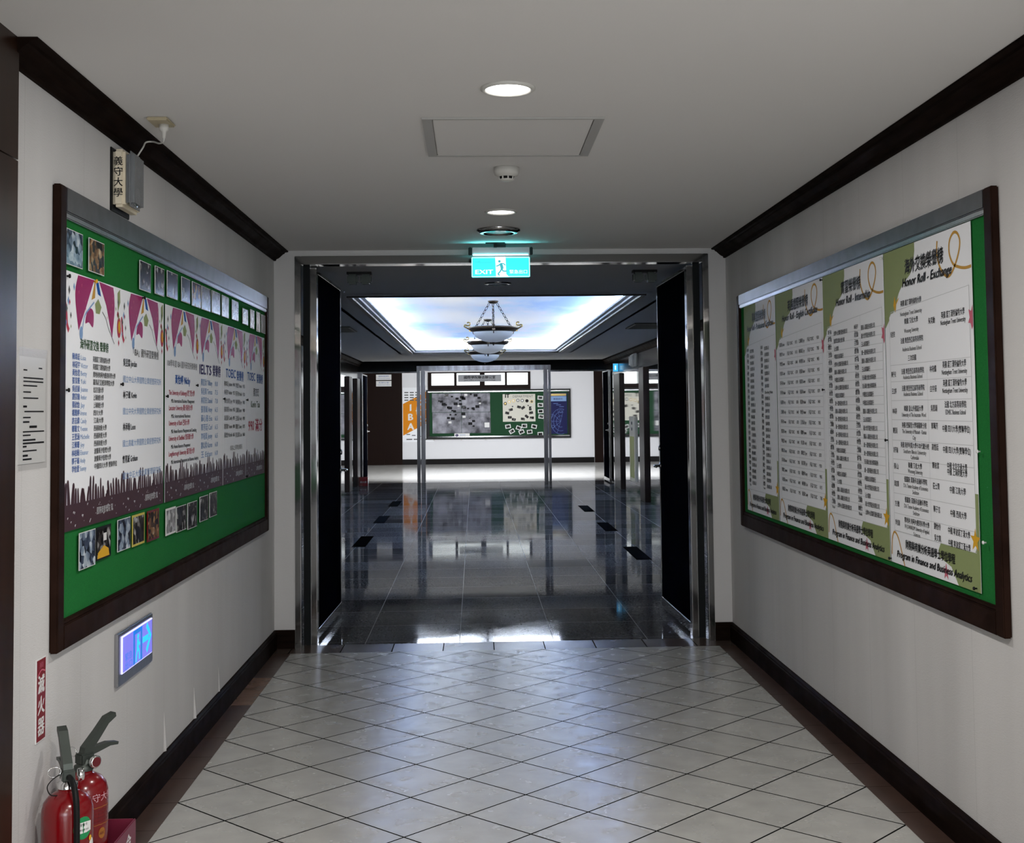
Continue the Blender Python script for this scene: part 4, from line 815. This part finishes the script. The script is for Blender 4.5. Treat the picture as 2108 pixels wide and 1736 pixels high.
for z, a, b in ((1.778, '英國 諾丁漢特倫特大學', 'Nottingham Trent University'), (1.608, '英國 諾丁漢特倫特大學', 'Nottingham Trent University'), (1.545, '英國 諾丁漢特倫特大學', 'Nottingham Trent University'), (1.472, '法國 北方高等商學院', 'EDHEC Business School'), (1.390, '中國 四川大學(雙聯學位)', ''), (1.318, '中國 四川大學(雙聯學位)', ''), (1.264, '中國 北京交通大學', ''), (1.244, '中國 上海財經大學', ''), (1.184, '中國 江南大學', ''), (1.105, '中國 西南大學', ''), (1.045, '中國 寧波諾丁漢大學', ''), (1.003, '中國 寧波諾丁漢大學', '')):
    body.append((a, 0.675, z-0.006, 0.026, 0.0165*len(a)+0.02, 'C', 0))
    if b: body.append((b, 0.675, z-0.030, 0.023, 0.215 if len(b) > 24 else 0.17, 'C', 0))
RUL4 = [1.628, 1.565, 1.493, 1.420, 1.342, 1.270, 1.216, 1.140, 1.064]
right_poster(-0.05, -0.898, 0, 'honour roll poster nearest on the right board, with large university rows', ('海外交換榮譽榜', 0.37), ('Honor Roll - Exchange', 0.47), body, RUL4, [(0.43, 0.998, 1.60)])
def namecols(seed, n, cols, z1, z0, comp):
    rng = random.Random(seed); out = []
    for i in range(n):
        z = z1-(z1-z0)*i/(n-1)
        for ca, cb in cols:
            out.append((rng.choice(zh), ca, z+0.004, 0.021, 0.055, 'L', 0)); out.append((rng.choice(en), ca+0.005, z-0.017, 0.019, 0.045, 'L', 1))
            s_ = rng.choice(comp); out.append((s_, cb, z-0.006, 0.023, min(0.20, 0.0175*len(s_)), 'L', 0))
    return out
COMP = ['台灣中小企業銀行股份有限公司', '南山人壽保險股份有限公司', '安永聯合會計師事務所', '義大世界股份有限公司', '勤業眾信聯合會計師', '國泰人壽股份有限公司', '玉山商業銀行', '統一證券股份有限公司', '中國信託商業銀行', '元大期貨']
RUL3 = [1.79-0.0345*i for i in range(24)]
right_poster(0.795, -0.045, 1, 'honour roll poster second from the near end of the right board, with company columns', ('實習榮譽榜', 0.27), ('Honor Roll - Internship', 0.47), namecols(2, 23, [(0.07, 0.16), (0.455, 0.55)], 1.795, 1.035, COMP), [r for r in RUL3 if r > 1.01], [(0.15, 0.998, 1.84), (0.54, 0.998, 1.85)])
rng = random.Random(4); body = []
for i in range(16):
    z = 1.795-0.050*i
    for a in (0.065, 0.43):
        s_ = rng.choice(zh)+' '+rng.choice(en)
        body += [(s_, a, z-0.006, 0.023, 0.10, 'L', 0), ('多益 TOEIC', a+0.145, z-0.006, 0.023, 0.11, 'L', 0), (str(rng.choice((815, 905, 870, 930, 785, 795, 840))), a+0.30, z-0.006, 0.023, 0.035, 'L', 0)]
right_poster(1.690, 0.800, 2, 'honour roll poster third from the near end of the right board, with score columns', ('英語證照榮譽榜', 0.36), ('Honor Roll - English Certificate', 0.62), body, [1.772-0.05*i for i in range(15)], [(0.40, 0.998, 1.85)])
COMP1 = ['證券商業務人員', '期貨商業務員', '信託業業務人員', '金融市場常識', 'Bloomberg Market', '財富管理規劃', '投信投顧人員', '人身保險業務員', '國際金融證照']
right_poster(2.455, 1.700, 3, 'honour roll poster at the far end of the right board, narrow and closely printed', ('專業證照榮譽榜', 0.36), ('Honor Roll - Professional Certificate', 0.70), namecols(9, 23, [(0.07, 0.16), (0.455, 0.55)], 1.795, 1.035, COMP1), [], [(0.44, 0.998, 1.85)])
for y, z, m, lab in ((-0.872, 0.885, BLK, 'black push pin in the lower near corner of the nearest right poster'), (-0.93, 1.325, PAPERW, 'white push pin on green felt beside the nearest right poster'), (-0.955, 1.04, PAPERW, 'white push pin low on the green felt of the right board'), (-0.055, 1.34, BLK, 'black push pin between the two nearest right posters'), (-0.055, 2.05, PAPERW, 'white push pin at the head between the two nearest right posters'), (0.79, 2.055, BLK, 'black push pin at the head of the second right poster'), (0.795, 1.55, BLK, 'black push pin between the second and third right posters'), (-0.062, 0.885, BLK, 'black push pin at the foot between the two nearest right posters')):
    pin(XPR-0.0035, y, z, -1, m, lab, 'push pins on the right board', 0.006)

# ------------------------------------------------------------------ ceiling fittings in the corridor
def downlight(x, y, r, label, lens, power, group):
    t = thing('downlight', label, 'ceiling light', (x, y, 2.488), group)
    MB().lathe([(r, 2.4995), (r, 2.494), (r-0.006, 2.490), (r-0.014, 2.491), (r-0.016, 2.4995)], (x, y, 0), 40).build('trim_ring', OFFW, t)
    MB().lathe([(r-0.016, 2.497), (0, 2.495)], (x, y, 0), 40).build('lens', lens, t)
    if power: l = area('downlight_lamp', (x, y, 2.486), (0, 0, 0), 2*r-0.04, 2*r-0.04, power, (1.0, 0.97, 0.93), 'DISK')
    return t
downlight(-0.066, -0.92, 0.087, 'bright round downlight on the corridor ceiling before the access panel', LENS, 16, 'corridor downlights')
downlight(-0.035, 1.52, 0.085, 'lit round downlight on the ceiling beyond the smoke detector', LENS2, 3.5, 'corridor downlights')
t = thing('downlight', 'unlit wide downlight with shiny rim just before the exit sign', 'ceiling light', (-0.036, 2.165, 2.47), 'corridor downlights')
MB().lathe([(0.125, 2.4995), (0.125, 2.490), (0.105, 2.478), (0.088, 2.476), (0.086, 2.4995)], (-0.036, 2.165, 0), 40).build('trim_ring', STEEL, t)
MB().lathe([(0.086, 2.485), (0.05, 2.482), (0, 2.481)], (-0.036, 2.165, 0), 32).build('lens', rgb('unlit_lens', 120, 112, 98, 0.3), t)
t = thing('downlight', 'unlit downlight on the lobby ceiling just beyond the exit sign', 'ceiling light', (0.017, 5.13, 2.47))
MB().lathe([(0.11, 2.4995), (0.11, 2.492), (0.085, 2.486), (0.078, 2.4995)], (0.017, 5.13, 0), 32).build('trim_ring', STEEL, t)
MB().lathe([(0.078, 2.493), (0, 2.490)], (0.017, 5.13, 0), 32).build('lens', BLK, t)
t = thing('access_panel', 'square ceiling access panel with metal edges behind the bright downlight', 'access panel', (-0.037, -0.21, 2.485))
MB().box((-0.318, -0.515, 2.4935), (0.246, 0.092, 2.4995)).build('panel', CEIL, t)
mb = MB(); mb.box((-0.357, -0.53, 2.492), (-0.322, 0.11, 2.4995)).box((0.25, -0.53, 2.492), (0.285, 0.11, 2.4995)).box((-0.322, -0.53, 2.492), (0.25, -0.519, 2.4995)).box((-0.322, 0.096, 2.492), (0.25, 0.11, 2.4995)); mb.build('frame', rgb('panel_metal', 168, 166, 162, 0.5), t)
t = thing('smoke_detector', 'white round smoke detector on the ceiling behind the access panel', 'smoke detector', (-0.037, 0.375, 2.44))
MB().lathe([(0, 2.4995), (0.054, 2.4995), (0.054, 2.478), (0.050, 2.468), (0.034, 2.460)], (-0.037, 0.375, 0), 36).build('base', OFFW, t)
MB().lathe([(0.032, 2.462), (0.030, 2.450), (0.0, 2.450)], (-0.037, 0.375, 0), 24).build('vent_ring', BLK, t)
mb = MB(); mb.lathe([(0, 2.450), (0.031, 2.450), (0.026, 2.443), (0, 2.441)], (-0.037, 0.375, 0), 24)
for k in range(8): a = k*PI/4+0.2; mb.box((-0.037+0.030*math.cos(a)-0.003, 0.375+0.030*math.sin(a)-0.003, 2.448), (-0.037+0.030*math.cos(a)+0.003, 0.375+0.030*math.sin(a)+0.003, 2.462))
mb.build('cap', OFFW, t)
# hanging exit sign
t = thing('exit_sign', 'glowing turquoise exit sign with running figure hanging at the steel doorway', 'exit sign', (-0.015, 2.75, 2.288))
MB().box((-0.192, 2.742, 2.290), (0.168, 2.762, 2.416), 0, 0.004).build('light_panel', CYAN, t)
MB().box((-0.186, 2.735, 2.416), (0.166, 2.775, 2.474), 0, 0.003).build('housing', BRUSH, t)
for x0, x1 in ((-0.210, -0.188), (0.168, 0.186)): MB().box((x0, 2.735, 2.428), (x1, 2.775, 2.4755), 0, 0.004).build('end_cap', BLK, t)
mb = MB(); mb.box((-0.105, 2.70, 2.493), (0.015, 2.725, 2.4995)).box((-0.055, 2.712, 2.470), (-0.035, 2.735, 2.494)).box((-0.04, 2.735, 2.4735), (0.02, 2.77, 2.4995)).build('bracket', BLK, t)
sh = Sheet((-0.192, 2.7415, 2.290), (1, 0, 0), (0, 0, 0.93), (0, -1, 0)); mb = MB()
flat(mb, sh, [(0.150, 0.0), (0.232, 0.0), (0.214, 0.02), (0.210, 0.135), (0.146, 0.135), (0.150, 0.02)], 0, 0)
rect(mb, sh, 0.002, 0.002, 0.006, 0.132, 0, 0); rect(mb, sh, 0.354, 0.002, 0.358, 0.132, 0, 0); rect(mb, sh, 0.002, 0.002, 0.358, 0.006, 0.0002, 0); rect(mb, sh, 0.002, 0.128, 0.358, 0.132, 0.0002, 0)
text(mb, sh, 'EXIT', 0.078, 0.022, 0.040, 0.0004, 0, 'C', 0.108, bold=0.003); text(mb, sh, '緊急出口', 0.288, 0.025, 0.028, 0.0004, 0, 'C', 0.108, bold=0.001)
ellip(mb, sh, 0.172, 0.105, 0.008, 0.008, 0.0005, 1, 12)
strip(mb, sh, [(0.180, 0.088), (0.186, 0.070), (0.188, 0.055)], 0.018, 0.0005, 1, 4); strip(mb, sh, [(0.188, 0.055), (0.194, 0.041), (0.216, 0.040)], 0.008, 0.0006, 1, 4); strip(mb, sh, [(0.186, 0.058), (0.176, 0.038), (0.164, 0.022), (0.172, 0.012)], 0.008, 0.0006, 1, 4)
strip(mb, sh, [(0.180, 0.088), (0.162, 0.076), (0.152, 0.074)], 0.007, 0.0006, 1, 4); strip(mb, sh, [(0.176, 0.090), (0.196, 0.090), (0.208, 0.078)], 0.006, 0.0006, 1, 4)
strip(mb, sh, [(0.010, 0.105), (0.035, 0.100), (0.055, 0.108), (0.045, 0.112), (0.050, 0.098), (0.09, 0.097), (0.125, 0.100), (0.138, 0.118)], 0.0018, 0.0005, 1, 4)
mb.build('pictogram', [EXW, EXT], t, recalc=False)
gl = bpy.data.lights.new('exit_sign_glow', 'AREA'); gl.shape = 'RECTANGLE'; gl.size = 0.34; gl.size_y = 0.03; gl.energy = 0.9; gl.color = (0.15, 0.95, 1.0)
go = bpy.data.objects.new('exit_sign_glow', gl); COL.objects.link(go); go.location = (-0.012, 2.728, 2.427); go.rotation_euler = (PI*0.88, 0, 0)
# emergency lamp with its plug
t = thing('emergency_light', 'cream emergency lamp with brush lettering and clear cover high on the left wall', 'emergency light', (XL+0.03, -0.40, 2.195))
MB().box((XL, -0.485, 2.185), (XL+0.006, -0.26, 2.410), 0, 0.002).build('back_plate', BLK, t)
MB().box((XL+0.049, -0.470, 2.204), (XL+0.078, -0.325, 2.400), 0, 0.014).build('cover', CLEAR, t)
for z in (2.245, 2.345): MB().lathe([(0, 0.0), (0.020, 0.006), (0.034, 0.016), (0.036, 0.020), (0.030, 0.018), (0.0, 0.008)], (XL+0.050, -0.400, z), 20, axis='X').build('lamp', CHROME, t)
sh = Sheet((XL+0.006, -0.4755, 2.20), (1, 0, 0), (0, 0, 1), (0, -1, 0)); mb = MB()
for i, ch in enumerate('義守大學'): text(mb, sh, ch, 0.0205, 0.148-0.037*i, 0.034, 0, 0, 'C', 0.030, bold=0.0012)
printed('housing', MB().box((XL+0.006, -0.475, 2.200), (XL+0.048, -0.27, 2.405), 0, 0.010), CREAM, (mb, INK), parent=t)
t = thing('ceiling_socket', 'cream square ceiling socket with white plug above the left crown moulding', 'socket', (-1.268, -0.49, 2.48))
MB().box((-1.305, -0.55, 2.488), (-1.232, -0.43, 2.4995), 0, 0.004).build('plate', rgb('aged_cream', 176, 164, 136, 0.5), t)
MB().lathe([(0, 2.488), (0.017, 2.488), (0.016, 2.468), (0.008, 2.462), (0.006, 2.440), (0, 2.440)], (-1.262, -0.475, 0), 16).build('plug', OFFW, t)
mb = MB(); mb.tube(smooth([(-1.262, -0.475, 2.442), (-1.268, -0.462, 2.430), (-1.290, -0.43, 2.432), (-1.325, -0.375, 2.450), (-1.352, -0.370, 2.449), (-1.372, -0.330, 2.441), (-1.385, -0.322, 2.425), (-1.397, -0.318, 2.4085)], 5), 0.003)
tag(mb.build('power_cord', OFFW), 'thin white cord running over the crown moulding to the emergency lamp', 'cord')
# lit wall exit plate
t = thing('exit_sign', 'violet-blue lit exit plate with arrow set low in the left wall', 'exit sign', (XL+0.01, -0.17, 0.52))
MB().box((XL, -0.405, 0.520), (XL+0.014, 0.06, 0.708), 0, 0.004).build('frame', BRUSH, t)
MB().box((XL+0.014, -0.368, 0.560), (XL+0.018, 0.036, 0.692), 0, 0.001).build('glow_edge', VEDGE, t)
sh = Sheet((XL+0.0205, -0.360, 0.565), (0, 1, 0), (0, 0, 1), (1, 0, 0)); mb = MB()
for a0, b0, a1, b1 in ((0.125, 0.0, 0.148, 0.122), (0.222, 0.0, 0.245, 0.122), (0.125, 0.106, 0.245, 0.122)): rect(mb, sh, a0, b0, a1, b1, 0, 0)
ellip(mb, sh, 0.188, 0.094, 0.014, 0.009, 0.0003, 1, 12); strip(mb, sh, [(0.188, 0.084), (0.184, 0.050)], 0.026, 0.0003, 1, 1); strip(mb, sh, [(0.184, 0.053), (0.168, 0.03), (0.162, 0.004)], 0.014, 0.0004, 1, 3); strip(mb, sh, [(0.184, 0.053), (0.204, 0.035), (0.206, 0.008)], 0.014, 0.0004, 1, 3); strip(mb, sh, [(0.188, 0.078), (0.214, 0.060)], 0.012, 0.0004, 1, 1)
flat(mb, sh, [(0.250, 0.056), (0.335, 0.056), (0.335, 0.078), (0.250, 0.078)], 0.0003, 1); strip(mb, sh, [(0.305, 0.116), (0.362, 0.067), (0.305, 0.018)], 0.024, 0.0004, 1, 1)
text(mb, sh, '緊急', 0.02, 0.036, 0.030, 0.0003, 0, 'L', 0.09); text(mb, sh, '出口', 0.02, 0.006, 0.028, 0.0003, 0, 'L', 0.09)
printed('light_panel', MB().box((XL+0.018, -0.360, 0.565), (XL+0.020, 0.028, 0.687)), VIOLET, (mb, [VBLUE, VCYAN]), parent=t)
# extinguisher sign, notice sheet
sh = Sheet((XL+0.0032, -1.178, 0.533), (0, 1, 0), (0, 0, 1), (1, 0, 0)); mb = MB(); rect(mb, sh, 0.004, 0.004, 0.076, 0.235, 0, 0)
for i, ch in enumerate('滅火器'): text(mb, sh, ch, 0.040, 0.143-0.060*i, 0.056, 0.0004, 1, 'C', 0.052, bold=0.004)
text(mb, sh, '消防', 0.040, 0.212, 0.018, 0.0004, 2, 'C'); strip(mb, sh, [(0.008, 0.188), (0.04, 0.204), (0.072, 0.196)], 0.004, 0.0004, 2, 4)
tag(printed('extinguisher_sign', MB().box((XL, -1.178, 0.533), (XL+0.003, -1.098, 0.772), 0, 0.001), PAPERW, (mb, [REDP, PAPERW, PINK])), 'narrow red vertical sign with white characters above the extinguishers', 'sign')
t = thing('notice_sheet', 'white printed notice in a clear plastic sleeve at the left wall edge', 'notice', (XL+0.004, -1.225, 1.335))
sh = Sheet((XL+0.0034, -1.332, 1.338), (0, 1, 0), (0, 0, 1), (1, 0, 0)); mb = MB(); rng = random.Random(2)
for i, (z, a, wd, hh) in enumerate(((0.270, 0.15, 0.03, 0.004), (0.262, 0.03, 0.03, 0.004), (0.240, 0.03, 0.16, 0.004), (0.230, 0.03, 0.16, 0.004), (0.218, 0.03, 0.11, 0.004), (0.200, 0.03, 0.06, 0.004), (0.183, 0.03, 0.12, 0.004), (0.158, 0.03, 0.03, 0.006), (0.145, 0.04, 0.155, 0.004), (0.128, 0.03, 0.06, 0.004), (0.115, 0.03, 0.05, 0.005), (0.100, 0.08, 0.06, 0.007), (0.088, 0.03, 0.17, 0.004), (0.078, 0.03, 0.06, 0.004), (0.064, 0.03, 0.10, 0.005), (0.055, 0.03, 0.17, 0.005), (0.046, 0.03, 0.03, 0.005), (0.034, 0.03, 0.11, 0.004), (0.020, 0.03, 0.04, 0.006), (0.010, 0.03, 0.07, 0.005))):
    rect(mb, sh, a, z, a+wd, z+hh, 0, 0)
printed('paper', MB().box((XL, -1.332, 1.338), (XL+0.003, -1.122, 1.640)), PAPERW, (mb, INK), parent=t)
MB().box((XL+0.0045, -1.340, 1.320), (XL+0.0055, -1.112, 1.665)).build('sleeve', FILM, t)

# ------------------------------------------------------------------ fire extinguishers and their stand
def extinguisher(x, y, rz, label, hose, green):
    t = thing('fire_extinguisher', label, 'fire extinguisher', (x, y, 0.012), 'fire extinguishers in the maroon stand')
    def rot(p): c, s_ = math.cos(rz), math.sin(rz); return (x+p[0]*c-p[1]*s_, y+p[0]*s_+p[1]*c, p[2])
    R = 0.0705
    MB().lathe([(0, 0.012), (0.060, 0.012), (R, 0.024), (R, 0.342), (0.0695, 0.360), (0.064, 0.380), (0.052, 0.396), (0.034, 0.407), (0.026, 0.410), (0.026, 0.420), (0, 0.420)], (x, y, 0), 48).build('cylinder', RED, t)
    mb = MB(); mb.lathe([(0.028, 0.418), (0.028, 0.432), (0.020, 0.436), (0.018, 0.452), (0, 0.452)], (x, y, 0), 24, 0)
    mb.v = mb.v; mb.build('valve_collar', CHROME if green else DGREY, t)
    vb = MB(); vb.box((-0.018, -0.020, 0.436), (0.018, 0.026, 0.468), 0, 0.004); vb.v = [Vector(rot(p)) for p in vb.v]; vb.build('valve', DGREY, t)
    # carry handle (lower) and squeeze lever (upper)
    lb = MB(); lb.prism([(0.0, 0.455), (0.04, 0.462), (0.085, 0.472), (0.112, 0.470), (0.114, 0.478), (0.080, 0.484), (0.03, 0.480), (0.0, 0.475)], lambda a, b, t_: (t_, a, b), -0.012, 0.012); lb.v = [Vector(rot(p)) for p in lb.v]; lb.build('carry_handle', DGREY, t)
    lb = MB(); lb.prism([(-0.010, 0.462), (0.012, 0.462), (0.050, 0.506), (0.078, 0.540), (0.104, 0.556), (0.102, 0.568), (0.072, 0.560), (0.040, 0.526), (-0.004, 0.484)], lambda a, b, t_: (t_, a, b), -0.013, 0.013); lb.v = [Vector(rot(p)) for p in lb.v]; lb.build('lever', DGREY, t)
    gb = MB(); gb.lathe([(0, 0), (0.017, 0.0), (0.018, 0.004), (0.018, 0.014), (0.015, 0.016), (0, 0.016)], (0, 0, 0), 24, axis='X'); gb.v = [Vector(rot((v.x+0.030, v.y+0.012, v.z+0.445))) for v in gb.v]; g_ = gb.build('gauge', CHROME, t)
    gb = MB(); gb.lathe([(0.0145, 0.0163), (0, 0.0166)], (0, 0, 0), 24, axis='X'); gb.v = [Vector(rot((v.x+0.030, v.y+0.012, v.z+0.445))) for v in gb.v]; gb.build('gauge_face', rgb('gauge_red', 90, 20, 30, 0.3), g_)
    pb = MB(); pb.tube([(-0.02-0.018+0.018*math.cos(2*PI*k/14), -0.012, 0.468+0.014*math.sin(2*PI*k/14)) for k in range(14)], 0.0018, 6, 0, True); pb.v = [Vector(rot(p)) for p in pb.v]; pb.build('pin_ring', CHROME, t)
    if hose:
        hb = MB(); hb.tube(smooth([(0.0, -0.020, 0.450), (0.004, -0.050, 0.444), (0.008, -0.078, 0.410), (0.010, -0.084, 0.34), (0.010, -0.084, 0.20), (0.010, -0.082, 0.08)], 6), 0.0085, 10); hb.v = [Vector(rot(p)) for p in hb.v]; hb.build('hose', BLK, t)
        wb = MB(); wb.tube(smooth([(-0.018, -0.01, 0.462), (-0.045, -0.02, 0.450), (-0.058, -0.02, 0.432), (-0.050, -0.02, 0.410), (-0.03, -0.02, 0.404)], 5), 0.0016, 6); wb.v = [Vector(rot(p)) for p in wb.v]; wb.build('pin_tether', BLK, t)
    # print wrapped on the cylinder: a = angle
    class Wrap:
        def at(s, a, b, h=0.0): an = a/R; return Vector((x+(R+0.0006+h)*math.cos(an), y+(R+0.0006+h)*math.sin(an), b))
    wr = Wrap(); mb = MB(); a0 = -0.62*R
    if green:
        def blob(cx, cz, ra, rb, h, mi, n=28):
            pts = [(cx+ra*math.cos(2*PI*k/n), cz+rb*math.sin(2*PI*k/n)) for k in range(n)]
            mb.add([wr.at(cx, cz, h+0.0004)]+[wr.at(a, b, h) for a, b in pts], [[0, 1+k, 1+(k+1) % n] for k in range(n)], mi)
        blob(a0, 0.316, 0.030, 0.031, 0, 0)
        pts = [(a0-0.027, 0.304), (a0-0.010, 0.302), (a0+0.010, 0.302), (a0+0.027, 0.304), (a0+0.028, 0.330), (a0+0.010, 0.332), (a0-0.010, 0.332), (a0-0.028, 0.330)]
        mb.add([wr.at(a, b, 0.0009) for a, b in pts], [[0, 1, 6, 7], [1, 2, 5, 6], [2, 3, 4, 5]], 1)
        text(mb, wr, '保養卡', a0, 0.322, 0.009, 0.0012, 2, 'C'); text(mb, wr, '換藥日期 2022', a0, 0.309, 0.006, 0.0012, 2, 'C')
        blob(a0+0.034, 0.258, 0.012, 0.022, 0, 1); blob(a0+0.026, 0.282, 0.006, 0.008, 0.001, 3)
        mb.build('label', [rgb('label_green', 24, 132, 76, 0.4), PAPERW, INK, STAR], t, recalc=False)
    else:
        text(mb, wr, '義守大學', a0+0.006, 0.338, 0.026, 0, 0, 'C', 0.11)
        for z in (0.318, 0.268): strip(mb, wr, [(a0-0.05+0.01*k, z+0.0012*(k % 2)) for k in range(11)], 0.002, 0, 1, 1)
        for k in range(4): text(mb, wr, '乾粉滅火器使用方法', a0, 0.306-0.010*k, 0.008, 0, 2, 'C', 0.08)
        n = 20; cx, cz = a0+0.012, 0.243
        mb.add([wr.at(cx+0.013*math.cos(2*PI*k/n), cz+0.016*math.sin(2*PI*k/n), 0.0003) for k in range(n)], [list(range(n))], 1)
        text(mb, wr, 'ABC', cx, cz-0.004, 0.011, 0.0008, 2, 'C')
        mb.build('lettering', [rgb('pale_pink_print', 206, 160, 170, 0.5), rgb('amber_print', 150, 92, 30, 0.5), rgb('dim_red_print', 96, 22, 34, 0.5)], t, recalc=False)
    return t
extinguisher(-1.347, -1.195, math.radians(28), 'front red extinguisher with black hose and green and white round tag', True, True)
extinguisher(-1.355, -1.025, math.radians(-38), 'rear red extinguisher with pale pink lettering and raised grey lever', False, False)
t = thing('extinguisher_stand', 'open maroon metal stand on the floor holding the two near extinguishers', 'stand', (-1.352, -1.06, 0))
x0, x1, y0, y1 = -1.424, -1.264, -1.33, -0.79
mb = MB(); mb.box((x0, y0, 0.0), (x1, y1, 0.012)); mb.build('floor_plate', MAROON, t)
MB().box((x0, y1-0.006, 0.012), (x1-0.006, y1, 0.198), 0, 0.002).build('end_panel', MAROON, t)
MB().box((x0, y0, 0.012), (x1-0.006, y0+0.006, 0.198), 0, 0.002).build('end_panel', MAROON, t)
MB().box((x0, y0+0.006, 0.012), (x0+0.005, y1-0.006, 0.12), 0, 0.002).build('side_panel', MAROON, t)
sh = Sheet((x1+0.0006, y0, 0), (0, 1, 0), (0, 0, 1), (1, 0, 0)); mb = MB()
for ch, a in (('愛', 0.06), ('惜', 0.20), ('生', 0.33), ('命', 0.455)): text(mb, sh, ch, a, 0.125, 0.06, 0, 0, 'C', 0.055, bold=0.003)
printed('side_panel', MB().box((x1-0.006, y0, 0.012), (x1, y1, 0.198), 0, 0.002), MAROON, (mb, PAPERW), parent=t)
